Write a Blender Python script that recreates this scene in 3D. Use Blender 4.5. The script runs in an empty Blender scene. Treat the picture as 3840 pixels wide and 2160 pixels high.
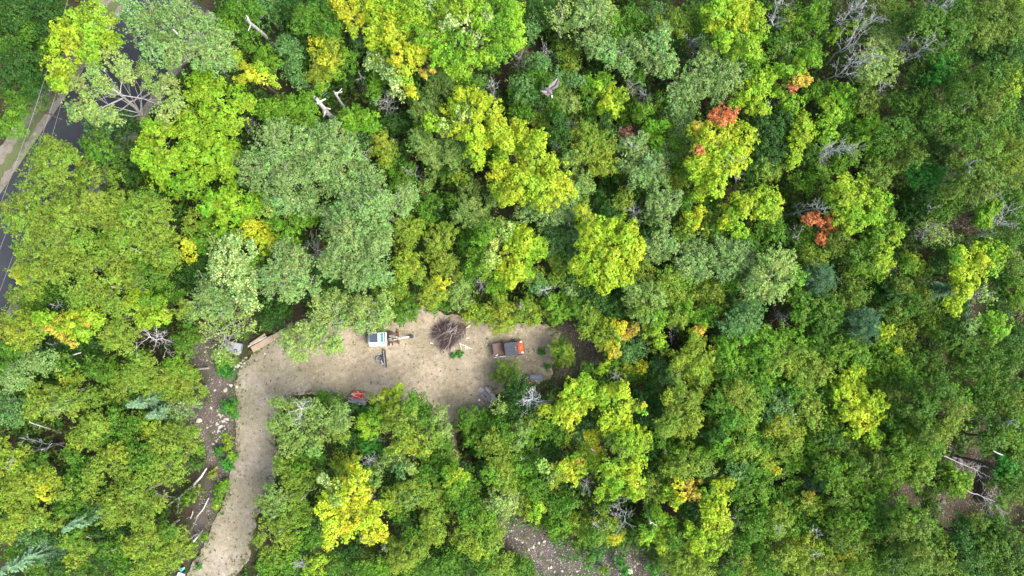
import bpy, bmesh, math, random
import numpy as np
from mathutils import Vector, Matrix
from mathutils.geometry import tessellate_polygon
from math import radians, sin, cos, pi

# ---------------------------------------------------------------- camera, sky, sun, exposure
SC = bpy.context.scene
COL = SC.collection
CAM_H = 71.0                      # drone height above the ground, metres
FOC = 2560.0                      # focal length in photo pixels (3840 wide)
TILT = math.atan(70.0 / FOC)      # the drone looks a touch up the picture

cam_data = bpy.data.cameras.new("drone_camera")
cam_data.sensor_fit = 'HORIZONTAL'
cam_data.sensor_width = 36.0
cam_data.lens = 36.0 * FOC / 3840.0
cam_data.clip_end = 5000.0
cam = bpy.data.objects.new("drone_camera", cam_data)
cam.location = (0, 0, CAM_H)
cam.rotation_euler = (TILT, 0, 0)
COL.objects.link(cam)
SC.camera = cam

SUN_EL, SUN_AZ = radians(56), radians(112)     # azimuth clockwise from +Y
world = bpy.data.worlds.new("World")
SC.world = world
world.use_nodes = True
wn = world.node_tree
for n in list(wn.nodes):
    wn.nodes.remove(n)
w_out = wn.nodes.new("ShaderNodeOutputWorld")
w_bg = wn.nodes.new("ShaderNodeBackground")
w_sky = wn.nodes.new("ShaderNodeTexSky")
w_sky.sky_type = 'NISHITA'
w_sky.sun_disc = False
w_sky.sun_elevation = SUN_EL
w_sky.sun_rotation = SUN_AZ
w_sky.air_density = 1.0
w_sky.dust_density = 4.0
w_sky.ozone_density = 1.0
w_bg.inputs["Strength"].default_value = 0.14
wn.links.new(w_sky.outputs[0], w_bg.inputs[0])
wn.links.new(w_bg.outputs[0], w_out.inputs[0])

sun_data = bpy.data.lights.new("sun", 'SUN')
sun_data.energy = 1.5
sun_data.angle = radians(28)
sun_data.color = (1.0, 0.97, 0.92)
sun = bpy.data.objects.new("sun", sun_data)
sd = Vector((sin(SUN_AZ) * cos(SUN_EL), cos(SUN_AZ) * cos(SUN_EL), sin(SUN_EL)))
sun.rotation_euler = (-sd).to_track_quat('-Z', 'Y').to_euler()
sun.location = (0, 0, 120)
COL.objects.link(sun)

vs = SC.view_settings
SC.display_settings.display_device = 'sRGB'
vs.view_transform = 'Standard'
vs.look = 'None'
vs.gamma = 1.0
vs.use_curve_mapping = False
vs.exposure = 1.72
SC.render.engine = 'CYCLES'
SC.cycles.max_bounces = 6
SC.cycles.diffuse_bounces = 3
SC.cycles.transmission_bounces = 3
SC.cycles.transparent_max_bounces = 4

# ---------------------------------------------------------------- helpers
RNG = np.random.default_rng(7)
R = random.Random(11)
CT, ST = cos(TILT), sin(TILT)


def at(px, py, z=0.0):
    """Point at height z seen at photo pixel (px, py) (3840 x 2160)."""
    dx, dy, dz = (px - 1920.0) / FOC, -(py - 1080.0) / FOC, -1.0
    wy, wz = dy * CT - dz * ST, dy * ST + dz * CT
    t = (z - CAM_H) / wz
    return np.array([dx * t, wy * t, z])


def mpp(z):
    """Metres per photo pixel at height z."""
    return (CAM_H - z) / FOC


def tag(o, label=None, cat=None, group=None, kind=None):
    if label: o["label"] = label
    if cat: o["category"] = cat
    if group: o["group"] = group
    if kind: o["kind"] = kind
    return o


def link(name, me, mat=None, parent=None):
    o = bpy.data.objects.new(name, me)
    COL.objects.link(o)
    if mat is not None and len(me.materials) == 0:
        me.materials.append(mat)
    if parent is not None:
        o.parent = parent
    return o


def empty(name, loc, rz=0.0):
    o = bpy.data.objects.new(name, None)
    o.empty_display_size = 0.3
    o.location = Vector(loc)
    o.rotation_euler = (0, 0, rz)
    COL.objects.link(o)
    return o


def np_mesh(name, v, faces, k, smooth=False, colour=None):
    """Mesh from numpy: v (n,3), faces (m,k)."""
    me = bpy.data.meshes.new(name)
    v = np.ascontiguousarray(v, dtype=np.float32)
    f = np.ascontiguousarray(faces, dtype=np.int32)
    m = len(f)
    me.vertices.add(len(v))
    me.vertices.foreach_set("co", v.ravel())
    me.loops.add(m * k)
    me.loops.foreach_set("vertex_index", f.ravel())
    me.polygons.add(m)
    me.polygons.foreach_set("loop_start", np.arange(0, m * k, k, dtype=np.int32))
    try:
        me.polygons.foreach_set("loop_total", np.full(m, k, dtype=np.int32))
    except Exception:
        pass
    if smooth:
        me.polygons.foreach_set("use_smooth", np.ones(m, dtype=bool))
    me.update(calc_edges=True)
    if colour is not None:
        at_ = me.attributes.new("leaf_colour", 'FLOAT_COLOR', 'FACE')
        c4 = np.ones((m, 4), dtype=np.float32)
        c4[:, :3] = colour
        at_.data.foreach_set("color", c4.ravel())
    return me


class Tubes:
    """Collects tapered tubes and makes one mesh of them."""
    def __init__(self):
        self.v, self.f, self.n = [], [], 0

    def add(self, pts, rads, sides=5):
        pts = np.asarray(pts, dtype=float)
        n = len(pts)
        rads = np.asarray(rads, dtype=float) * np.ones(n)
        t = np.gradient(pts, axis=0)
        t /= np.linalg.norm(t, axis=1)[:, None] + 1e-9
        ref = np.array([0.0, 0.0, 1.0])
        if abs(t[:, 2]).mean() > 0.8:
            ref = np.array([1.0, 0.0, 0.0])
        a = np.cross(t, ref)
        a /= np.linalg.norm(a, axis=1)[:, None] + 1e-9
        b = np.cross(t, a)
        th = np.arange(sides) * 2 * pi / sides
        ring = (a[:, None, :] * np.cos(th)[None, :, None] + b[:, None, :] * np.sin(th)[None, :, None])
        v = pts[:, None, :] + ring * rads[:, None, None]
        i = np.arange(n - 1)[:, None] * sides
        j = np.arange(sides)[None, :]
        j2 = (j + 1) % sides
        f = np.stack([i + j, i + j2, i + sides + j2, i + sides + j], axis=-1).reshape(-1, 4)
        self.v.append(v.reshape(-1, 3))
        self.f.append(f + self.n)
        self.n += n * sides
        if sides == 4:
            self.f.append(np.array([[0, 1, 2, 3], [(n - 1) * 4 + q for q in (3, 2, 1, 0)]]) + self.n - n * 4)
        elif sides == 6:
            for o_ in (0, (n - 1) * 6):
                self.f.append(np.array([[0, 1, 2, 3], [0, 3, 4, 5]]) + o_ + self.n - n * 6)
        return self

    def build(self, name, mat, parent=None, off=(0, 0, 0)):
        v = np.concatenate(self.v) - np.asarray(off)
        me = np_mesh(name, v, np.concatenate(self.f), 4, smooth=True)
        return link(name, me, mat, parent)


def bm_obj(name, bm, mat, parent=None, smooth=False):
    bmesh.ops.recalc_face_normals(bm, faces=bm.faces)
    me = bpy.data.meshes.new(name)
    bm.to_mesh(me)
    bm.free()
    if smooth:
        for p in me.polygons: p.use_smooth = True
    return link(name, me, mat, parent)


def bm_prism(bm, poly, z0, z1, M=None, top=1.0):
    """Extruded polygon (x, y list); top scales the upper outline about its centre."""
    cx = sum(p[0] for p in poly) / len(poly); cy = sum(p[1] for p in poly) / len(poly)
    lo = [bm.verts.new((x, y, z0)) for x, y in poly]
    hi = [bm.verts.new((cx + (x - cx) * top, cy + (y - cy) * top, z1)) for x, y in poly]
    n = len(poly)
    fs = [bm.faces.new(lo[::-1]), bm.faces.new(hi)]
    for i in range(n):
        fs.append(bm.faces.new((lo[i], lo[(i + 1) % n], hi[(i + 1) % n], hi[i])))
    if M is not None:
        bmesh.ops.transform(bm, matrix=M, verts=lo + hi)
    return lo + hi


def bm_box(bm, x0, x1, y0, y1, z0, z1, M=None):
    return bm_prism(bm, [(x0, y0), (x1, y0), (x1, y1), (x0, y1)], z0, z1, M)


def bm_cyl(bm, p0, p1, r0, r1=None, n=16):
    r1 = r0 if r1 is None else r1
    p0, p1 = Vector(p0), Vector(p1)
    d = p1 - p0
    M = Matrix.Translation((p0 + p1) / 2) @ d.to_track_quat('Z', 'Y').to_matrix().to_4x4()
    return bmesh.ops.create_cone(bm, cap_ends=True, segments=n, radius1=r0, radius2=r1, depth=d.length, matrix=M)


def bevel(bm, w, seg=2):
    bmesh.ops.bevel(bm, geom=list(bm.edges), offset=w, segments=seg, affect='EDGES', clamp_overlap=True)


def box_obj(name, dims, mat, parent, bev=0.01, M=None):
    bm = bmesh.new()
    bm_box(bm, *dims)
    if bev: bevel(bm, bev, 2)
    if M is not None: bmesh.ops.transform(bm, matrix=M, verts=bm.verts)
    return bm_obj(name, bm, mat, parent)


def rounded(x0, x1, y0, y1, r, n=5, corners=(1, 1, 1, 1)):
    """Rounded rectangle outline; corners: (x1y1, x0y1, x0y0, x1y0)."""
    out = []
    for k, (cx, cy) in enumerate(((x1, y1), (x0, y1), (x0, y0), (x1, y0))):
        rr = r * corners[k]
        sx = -1 if k in (0, 3) else 1
        sy = -1 if k in (0, 1) else 1
        if rr <= 0:
            out.append((cx, cy)); continue
        for i in range(n + 1):
            a = k * pi / 2 + i / n * pi / 2
            out.append((cx + sx * rr + rr * cos(a), cy + sy * rr + rr * sin(a)))
    return out


# ---------------------------------------------------------------- materials
def new_mat(name):
    m = bpy.data.materials.new(name)
    m.use_nodes = True
    nt = m.node_tree
    b = nt.nodes["Principled BSDF"]
    return m, nt, b


def noise(nt, scale, detail=4, rough=0.6, coord="Object", stretch=None):
    tc = nt.nodes.new("ShaderNodeTexCoord")
    n = nt.nodes.new("ShaderNodeTexNoise")
    n.inputs["Scale"].default_value = scale
    n.inputs["Detail"].default_value = detail
    n.inputs["Roughness"].default_value = rough
    if stretch:
        mp = nt.nodes.new("ShaderNodeMapping")
        mp.inputs["Scale"].default_value = stretch
        nt.links.new(tc.outputs[coord], mp.inputs[0])
        nt.links.new(mp.outputs[0], n.inputs["Vector"])
    else:
        nt.links.new(tc.outputs[coord], n.inputs["Vector"])
    return n.outputs["Fac"]


def ramp(nt, fac, stops):
    r = nt.nodes.new("ShaderNodeValToRGB")
    el = r.color_ramp.elements
    while len(el) < len(stops): el.new(0.5)
    for e, (p, c) in zip(el, stops):
        e.position = p
        e.color = (*c, 1) if len(c) == 3 else c
    nt.links.new(fac, r.inputs[0])
    return r.outputs[0]


def mix(nt, fac, a, b, mode='MIX'):
    m = nt.nodes.new("ShaderNodeMix")
    m.data_type = 'RGBA'
    m.blend_type = mode
    for sock, val in ((m.inputs[0], fac), (m.inputs[6], a), (m.inputs[7], b)):
        if isinstance(val, (int, float)): sock.default_value = val
        elif isinstance(val, tuple): sock.default_value = (*val, 1)
        else: nt.links.new(val, sock)
    return m.outputs[2]


def bump(nt, b, fac, dist, strength=0.6):
    bp = nt.nodes.new("ShaderNodeBump")
    bp.inputs["Strength"].default_value = strength
    bp.inputs["Distance"].default_value = dist
    nt.links.new(fac, bp.inputs["Height"])
    nt.links.new(bp.outputs[0], b.inputs["Normal"])


def plain(name, c, rough=0.5, var=0.12, scale=6.0, metal=0.0, spec=0.4, dirt=None, dirt_amt=0.35, bmp=0.0):
    """Worn one-colour surface: noise-varied base, optional dust colour, fine relief."""
    m, nt, b = new_mat(name)
    f = noise(nt, scale, 5)
    lo = tuple(max(0, x * (1 - var)) for x in c); hi = tuple(min(1, x * (1 + var)) for x in c)
    colr = ramp(nt, f, [(0.3, lo), (0.7, hi)])
    if dirt:
        g = noise(nt, scale * 0.45, 6, 0.7)
        gm = ramp(nt, g, [(0.45, (0, 0, 0)), (0.75, (dirt_amt,) * 3)])
        colr = mix(nt, gm, colr, dirt)
    nt.links.new(colr, b.inputs["Base Color"])
    b.inputs["Roughness"].default_value = rough
    b.inputs["Metallic"].default_value = metal
    b.inputs["Specular IOR Level"].default_value = spec
    if bmp: bump(nt, b, noise(nt, scale * 8, 3), bmp)
    return m


def leaf_material():
    m, nt, b = new_mat("leaf")
    a = nt.nodes.new("ShaderNodeAttribute")
    a.attribute_name = "leaf_colour"
    nt.links.new(a.outputs["Color"], b.inputs["Base Color"])
    b.inputs["Roughness"].default_value = 0.55
    b.inputs["Specular IOR Level"].default_value = 0.25
    tr = nt.nodes.new("ShaderNodeBsdfTranslucent")
    nt.links.new(mix(nt, 1.0, a.outputs["Color"], (1.0, 1.1, 0.6), 'MULTIPLY'), tr.inputs["Color"])
    ms = nt.nodes.new("ShaderNodeMixShader")
    ms.inputs[0].default_value = 0.33
    nt.links.new(b.outputs[0], ms.inputs[1])
    nt.links.new(tr.outputs[0], ms.inputs[2])
    nt.links.new(ms.outputs[0], nt.nodes["Material Output"].inputs["Surface"])
    return m


LEAF = leaf_material()
BARK_PALE = plain("pale_bark", (0.40, 0.39, 0.36), 0.85, 0.3, 5, bmp=0.02)
BARK_DARK = plain("brown_bark", (0.13, 0.10, 0.075), 0.9, 0.35, 5, bmp=0.02)
BARK_GREY = plain("grey_bark", (0.27, 0.26, 0.24), 0.9, 0.3, 5, bmp=0.02)
BARK_DEAD = plain("bleached_dead_wood", (0.37, 0.37, 0.355), 0.85, 0.28, 5, bmp=0.02)


BARK_WHITE = plain("silvered_dead_wood", (0.56, 0.56, 0.55), 0.85, 0.2, 5, bmp=0.02)


def birch_material():
    m, nt, b = new_mat("white_birch_bark")
    base = ramp(nt, noise(nt, 3, 5), [(0.3, (0.38, 0.37, 0.35)), (0.7, (0.60, 0.58, 0.56))])
    mk = ramp(nt, noise(nt, 5, 4, 0.7, stretch=(1, 1, 3)), [(0.56, (0, 0, 0)), (0.64, (1, 1, 1))])
    nt.links.new(mix(nt, mk, base, (0.09, 0.075, 0.065)), b.inputs["Base Color"])
    b.inputs["Roughness"].default_value = 0.8
    bump(nt, b, noise(nt, 25, 3), 0.02)
    return m


BIRCH = birch_material()
# ---------------------------------------------------------------- ground, driveway, road
def catmull(pts, per=8, closed=True):
    out, n = [], len(pts)
    for i in range(n if closed else n - 1):
        p0, p1, p2, p3 = (np.array(pts[(i + k) % n] if closed else pts[min(max(i + k, 0), n - 1)], float) for k in (-1, 0, 1, 2))
        for s in range(per):
            t = s / per
            out.append(0.5 * ((2 * p1) + (-p0 + p2) * t + (2 * p0 - 5 * p1 + 4 * p2 - p3) * t * t + (-p0 + 3 * p1 - 3 * p2 + p3) * t ** 3))
    return np.array(out)


def in_poly(x, y, poly):
    x = np.asarray(x, float); y = np.asarray(y, float)
    c = np.zeros(x.shape, bool)
    n = len(poly)
    for i in range(n):
        x1, y1 = poly[i]; x2, y2 = poly[i - 1]
        m = ((y1 > y) != (y2 > y)) & (x < (x2 - x1) * (y - y1) / (y2 - y1 + 1e-12) + x1)
        c ^= m
    return c


def px_poly(pts):
    return [tuple(at(x, y, 0)[:2]) for x, y in pts]


DRIVE_PX = [(690, 2230), (700, 2160), (745, 2090), (775, 2030), (800, 1960), (838, 1880), (862, 1790), (878, 1700), (885, 1600), (884, 1500),
            (888, 1420), (905, 1372), (945, 1335), (990, 1290), (1050, 1240), (1150, 1215), (1300, 1225), (1450, 1205), (1560, 1150),
            (1600, 1150), (1660, 1170), (1760, 1195), (1880, 1225), (1990, 1212), (2065, 1225), (2100, 1260), (2098, 1310), (2075, 1370), (2060, 1420),
            (2000, 1440), (1930, 1450), (1860, 1480), (1830, 1540), (1760, 1560), (1715, 1600), (1712, 1670), (1735, 1730), (1690, 1735), (1680, 1660), (1668, 1580), (1600, 1530),
            (1500, 1505), (1400, 1500), (1300, 1495), (1180, 1480), (1085, 1490), (1030, 1560), (1030, 1660), (1045, 1760), (1000, 1840), (965, 1930),
            (945, 2020), (930, 2100), (880, 2160), (860, 2230)]
DRIVE = px_poly(DRIVE_PX)
_d = catmull(DRIVE, 10)
_nrm = np.stack([np.roll(_d[:, 1], -1) - np.roll(_d[:, 1], 1), -(np.roll(_d[:, 0], -1) - np.roll(_d[:, 0], 1))], 1)
_nrm /= np.linalg.norm(_nrm, axis=1)[:, None] + 1e-9
_j = np.convolve(RNG.normal(0, 1, len(_d) + 4), np.ones(3) / 3, 'same')[2:-2]
DRIVE_EDGE = _d + _nrm * (_j * 0.16)[:, None]

STRIP = px_poly([(700, 1310), (800, 1240), (890, 1330), (900, 1400), (890, 1550), (885, 1700), (850, 1830), (810, 1940), (740, 2060), (700, 2010), (740, 1900), (780, 1780),
                 (740, 1680), (700, 1560), (780, 1480), (770, 1400), (690, 1370)])
STONY = px_poly([(1850, 1930), (1960, 1950), (2060, 2010), (2180, 2070), (2330, 2040), (2420, 2080), (2500, 2120), (2560, 2200), (1950, 2220), (1980, 2120), (1880, 2030)])
RAVINE = px_poly([(3320, 1800), (3420, 1800), (3520, 1760), (3590, 1640), (3620, 1580), (3700, 1580), (3740, 1700), (3770, 1850), (3860, 1900), (3860, 1960), (3700, 1920),
                  (3560, 1960), (3500, 1960), (3420, 1900), (3320, 1890)])
BARE_E = px_poly([(2060, 1200), (2180, 1190), (2290, 1330), (2280, 1400), (2160, 1400), (2080, 1430), (2100, 1300)])
CRACK = [tuple(at(x, y, 0)[:2]) for x, y in ((3660, 1560), (3610, 1640), (3590, 1690), (3640, 1730), (3700, 1745), (3690, 1800), (3680, 1870))]

ROAD_L, ROAD_R = [(at(x, y, 0)[:2]) for x, y in ((-210, 1040), (560, -105))], [(at(x, y, 0)[:2]) for x, y in ((-60, 1290), (860, -80))]


def seg_dist(x, y, pts):
    d = np.full(np.shape(x), 1e9)
    for (x1, y1), (x2, y2) in zip(pts[:-1], pts[1:]):
        vx, vy = x2 - x1, y2 - y1
        t = np.clip(((x - x1) * vx + (y - y1) * vy) / (vx * vx + vy * vy), 0, 1)
        d = np.minimum(d, np.hypot(x - x1 - t * vx, y - y1 - t * vy))
    return d


def ground_z(x, y):
    x = np.asarray(x, float); y = np.asarray(y, float)
    h = 0.10 * np.sin(x * .7 + 1.3) * np.sin(y * .9 + .4) + 0.06 * np.sin(x * 1.9 + y * 1.3) + .05 * np.sin(2.6 * y - 1.1 * x)
    h = h - 0.24
    d = seg_dist(x, y, CRACK)
    return h - 1.6 * np.exp(-(d / 0.45) ** 2)


def ground_material():
    m, nt, b = new_mat("forest_floor")
    big = noise(nt, 0.35, 4)
    fine = noise(nt, 9.0, 6, 0.75)
    litter = ramp(nt, fine, [(0.28, (0.018, 0.014, 0.010)), (0.5, (0.05, 0.037, 0.026)), (0.66, (0.09, 0.064, 0.044)), (0.8, (0.15, 0.125, 0.095))])
    green = ramp(nt, fine, [(0.3, (0.015, 0.028, 0.008)), (0.7, (0.045, 0.075, 0.018))])
    forest = mix(nt, ramp(nt, big, [(0.42, (0, 0, 0)), (0.6, (0.7,) * 3)]), litter, green)
    soil = ramp(nt, noise(nt, 14, 6, 0.8), [(0.3, (0.045, 0.037, 0.031)), (0.5, (0.105, 0.090, 0.078)), (0.62, (0.155, 0.138, 0.122)), (0.72, (0.28, 0.26, 0.235))])
    a = nt.nodes.new("ShaderNodeAttribute"); a.attribute_name = "soil"
    nt.links.new(mix(nt, a.outputs["Fac"], forest, soil), b.inputs["Base Color"])
    b.inputs["Roughness"].default_value = 0.95
    b.inputs["Specular IOR Level"].default_value = 0.15
    bump(nt, b, fine, 0.15, 0.8)
    return m


def build_ground():
    xs = np.concatenate([[-1500, -500, -150], np.arange(-72, 72.1, 0.45), [150, 500, 1500]])
    ys = np.concatenate([[-1500, -500, -120], np.arange(-46, 46.1, 0.45), [120, 500, 1500]])
    X, Y = np.meshgrid(xs, ys)
    Z = ground_z(X, Y)
    nx, ny = len(xs), len(ys)
    v = np.stack([X.ravel(), Y.ravel(), Z.ravel()], 1)
    i = (np.arange(ny - 1)[:, None] * nx + np.arange(nx - 1)[None, :]).ravel()
    me = np_mesh("ground", v, np.stack([i, i + 1, i + nx + 1, i + nx], 1), 4, smooth=True)
    s = np.zeros(len(v))
    for poly, amt in ((STRIP, .9), (STONY, .9), (BARE_E, .35), (RAVINE, .15)):
        s = np.maximum(s, in_poly(v[:, 0], v[:, 1], poly) * amt)
    s2 = s.reshape(ny, nx)
    for _ in range(3):
        s2 = (s2 + np.roll(s2, 1, 0) + np.roll(s2, -1, 0) + np.roll(s2, 1, 1) + np.roll(s2, -1, 1)) / 5
    a = me.attributes.new("soil", 'FLOAT', 'POINT')
    a.data.foreach_set("value", s2.ravel().astype(np.float32))
    tag(link("ground", me, ground_material()), kind="structure")


def flat_poly(name, pts, z, mat, thick=0.25, dome=None):
    tris = tessellate_polygon([[Vector((p[0], p[1], 0)) for p in pts]])
    bm = bmesh.new()
    vs_ = [bm.verts.new((p[0], p[1], z)) for p in pts]
    for t in tris:
        try: bm.faces.new([vs_[i] for i in t])
        except ValueError: pass
    lo = [bm.verts.new((p[0], p[1], z - thick)) for p in pts]
    n = len(pts)
    for i in range(n):
        bm.faces.new((vs_[i], vs_[(i + 1) % n], lo[(i + 1) % n], lo[i]))
    bmesh.ops.recalc_face_normals(bm, faces=bm.faces)
    if sum(f.normal.z for f in bm.faces) < 0:
        bmesh.ops.reverse_faces(bm, faces=bm.faces)
    me = bpy.data.meshes.new(name); bm.to_mesh(me); bm.free()
    return tag(link(name, me, mat), kind="structure")


def dirt_material():
    m, nt, b = new_mat("sandy_dirt")
    fine = noise(nt, 22, 6, 0.75)
    mid = noise(nt, 2.2, 6, 0.65)
    big = noise(nt, 0.28, 4, 0.55)
    base = ramp(nt, fine, [(0.28, (0.088, 0.076, 0.060)), (0.42, (0.195, 0.178, 0.146)), (0.55, (0.255, 0.234, 0.195)), (0.72, (0.40, 0.372, 0.315))])
    pale = ramp(nt, big, [(0.35, (0.80, 0.77, 0.73)), (0.5, (1.0, .98, .95)), (0.62, (1.25, 1.22, 1.18))])
    c = mix(nt, 1.0, base, pale, 'MULTIPLY')
    c = mix(nt, 1.0, c, ramp(nt, mid, [(0.30, (0.50, 0.46, 0.42)), (0.44, (0.95, 0.93, 0.90)), (0.58, (1.08, 1.06, 1.03)), (0.72, (1.45, 1.42, 1.38))]), 'MULTIPLY')
    tcx = nt.nodes.new('ShaderNodeTexCoord'); sx = nt.nodes.new('ShaderNodeSeparateXYZ'); mr = nt.nodes.new('ShaderNodeMapRange')
    nt.links.new(tcx.outputs['Object'], sx.inputs[0]); nt.links.new(sx.outputs[0], mr.inputs[0])
    mr.inputs[1].default_value, mr.inputs[2].default_value = -27, -17
    c = mix(nt, 1.0, c, ramp(nt, mr.outputs[0], [(0, (1.0, 1.0, 1.0)), (1, (1.30, 1.24, 1.18))]), 'MULTIPLY')   # sandier soil in the yard
    # dry grass film in the middle of the yard
    g1 = noise(nt, 0.22, 3, 0.5)
    g2 = noise(nt, 6.5, 6, 0.8)
    gm = mix(nt, 1.0, ramp(nt, g1, [(0.34, (0, 0, 0)), (0.52, (1, 1, 1))]), ramp(nt, g2, [(0.40, (0, 0, 0)), (0.58, (0.6,) * 3)]), 'MULTIPLY')
    c = mix(nt, gm, c, (0.135, 0.132, 0.062))
    # damp dark specks
    sp = ramp(nt, noise(nt, 4.2, 2, 0.9), [(0.66, (0, 0, 0)), (0.73, (0.6,) * 3)])
    c = mix(nt, sp, c, (0.10, 0.085, 0.06))
    nt.links.new(c, b.inputs["Base Color"])
    b.inputs["Roughness"].default_value = 0.95
    b.inputs["Specular IOR Level"].default_value = 0.15
    bump(nt, b, mix(nt, 0.5, fine, mid), 0.12, 0.8)
    return m


def asphalt_material():
    m, nt, b = new_mat("asphalt")
    c = ramp(nt, noise(nt, 30, 5, 0.8), [(0.3, (0.017, 0.019, 0.023)), (0.7, (0.028, 0.031, 0.037))])
    c = mix(nt, 1.0, c, ramp(nt, noise(nt, 0.4, 4), [(0.35, (0.85,) * 3), (0.65, (1.15,) * 3)]), 'MULTIPLY')
    nt.links.new(c, b.inputs["Base Color"])
    b.inputs["Roughness"].default_value = 0.8
    bump(nt, b, noise(nt, 60, 2), 0.02)
    return m


def gravel_material():
    m, nt, b = new_mat("gravel")
    c = ramp(nt, noise(nt, 12, 7, 0.8), [(0.28, (0.09, 0.075, 0.058)), (0.5, (0.19, 0.165, 0.135)), (0.7, (0.30, 0.27, 0.23))])
    g = ramp(nt, noise(nt, 0.9, 6, 0.75), [(0.5, (0, 0, 0)), (0.66, (0.85,) * 3)])
    c = mix(nt, g, c, (0.09, 0.11, 0.035))
    nt.links.new(c, b.inputs["Base Color"])
    b.inputs["Roughness"].default_value = 0.95
    bump(nt, b, noise(nt, 12, 5, .8), 0.1, 0.8)
    return m


def grass_strip_material():
    m, nt, b = new_mat("worn_grass")
    c = ramp(nt, noise(nt, 9, 6, .8), [(0.3, (0.05, 0.075, 0.02)), (0.55, (0.11, 0.13, 0.045)), (0.72, (0.26, 0.23, 0.17))])
    nt.links.new(c, b.inputs["Base Color"]); b.inputs["Roughness"].default_value = .95
    bump(nt, b, noise(nt, 15, 5, .8), 0.1, 0.9)
    return m


build_ground()
flat_poly("dirt_driveway", [tuple(p) for p in DRIVE_EDGE], 0.0, dirt_material(), 0.6)


def strip_edge(a, b, off0, off1, step=0.7, jit=0.12):
    """Ragged strip along the line a-b between two sideways offsets."""
    a, b = np.array(a), np.array(b)
    L = np.linalg.norm(b - a); t = (b - a) / L; n = np.array([-t[1], t[0]])
    k = int(L / step)
    left = [a + t * L * i / k + n * (off1 + RNG.normal(0, jit)) for i in range(k + 1)]
    right = [a + t * L * i / k + n * (off0 + RNG.normal(0, jit)) for i in range(k + 1)]
    return [tuple(p) for p in right] + [tuple(p) for p in left[::-1]]


GRAVEL = gravel_material()
_rw = abs(np.cross(np.append(ROAD_L[1] - ROAD_L[0], 0) / np.linalg.norm(ROAD_L[1] - ROAD_L[0]), np.append(ROAD_R[0] - ROAD_L[0], 0))[2])
flat_poly("gravel_shoulder", strip_edge(ROAD_L[0], ROAD_L[1], -0.05, 2.9), -0.03, GRAVEL, 0.5)
flat_poly("grass_strip", strip_edge(ROAD_L[0], ROAD_L[1], 0.75, 1.55, .4, .14), -0.01, grass_strip_material(), 0.4)
flat_poly("gravel_verge", strip_edge(ROAD_L[0], ROAD_L[1], -_rw - 1.3, -_rw + .05), -0.035, GRAVEL, 0.5)
flat_poly("paved_road", strip_edge(ROAD_L[0], ROAD_L[1], -_rw, 0.0, 0.8, 0.03), 0.02, asphalt_material(), 0.5)
ROAD_POLY = [tuple(p) for p in strip_edge(ROAD_L[0], ROAD_L[1], -_rw - 0.5, 3.6, 3, 0)]
NO_GROW = [DRIVE, ROAD_POLY]
# ---------------------------------------------------------------- foliage
# leaf base colours by kind of crown
HUE = {'M': (0.325, 0.435, 0.022), 'M2': (0.225, 0.385, 0.021), 'M3': (0.175, 0.345, 0.021), 'Y': (0.42, 0.45, 0.024), 'YB': (0.435, 0.515, 0.028), 'YO': (0.235, 0.32, 0.028),
       'L': (0.13, 0.275, 0.018), 'YL': (0.245, 0.37, 0.022), 'P': (0.2, 0.325, 0.084), 'P2': (0.265, 0.375, 0.085), 'O': (0.188, 0.282, 0.030), 'O2': (0.2, 0.305, 0.066),
       'G': (0.086, 0.198, 0.016), 'G2': (0.098, 0.225, 0.05), 'D': (0.038, 0.105, 0.014), 'R': (0.56, 0.19, 0.065), 'RO': (0.47, 0.37, 0.05), 'PK': (0.38, 0.14, 0.13),
       'SL': (0.44, 0.55, 0.2), 'SLY': (0.41, 0.53, 0.12), 'C': (0.078, 0.17, 0.075), 'S': (0.17, 0.3, 0.16), 'K': (0.17, 0.125, 0.09), 'BG': (0.055, 0.225, 0.026),
       'N': (0.085, 0.19, 0.024), 'PS': (0.28, 0.385, 0.09)}
for _k, _s, _m in (('GD', 'G', (.84, .80, .9)), ('LD', 'L', (.86, .82, .9)), ('OD', 'O', (.68, .72, .85)), ('YOD', 'YO', (.72, .80, .9))):  # darker kinds: vignette and cloud shade multiplied into the leaf colours
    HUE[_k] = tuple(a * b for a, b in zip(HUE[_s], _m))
# clump radius, leaf length, leaf width, leaves per lobe m2, normal spread, gaps, flatness
STYLE = {
    'maple': (0.30, 0.18, 0.165, 330, 0.40, 0.14, 0.40), 'poplar': (0.25, 0.155, 0.125, 370, 0.62, 0.18, 0.6), 'olive': (0.26, 0.165, 0.11, 380, 0.52, 0.16, 0.55),
    'green': (0.28, 0.165, 0.135, 340, 0.45, 0.14, 0.48), 'sparse': (0.24, 0.15, 0.125, 110, 0.8, 0.45, 0.7), 'needle': (0.26, 0.30, 0.055, 420, 0.9, 0.12, 0.6),
}
KIND_STYLE = {'M': 'maple', 'M2': 'maple', 'M3': 'maple', 'Y': 'maple', 'YB': 'maple', 'YL': 'maple', 'SL': 'maple', 'SLY': 'maple', 'R': 'maple', 'RO': 'maple', 'L': 'green',
              'P': 'poplar', 'P2': 'poplar', 'PS': 'sparse', 'O': 'olive', 'O2': 'olive', 'YO': 'olive', 'G': 'green', 'G2': 'poplar', 'D': 'green', 'C': 'needle', 'S': 'needle', 'N': 'needle',
              'GD': 'green', 'LD': 'green', 'OD': 'olive', 'YOD': 'olive', 'K': 'sparse', 'PK': 'olive', 'BG': 'green'}


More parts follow.
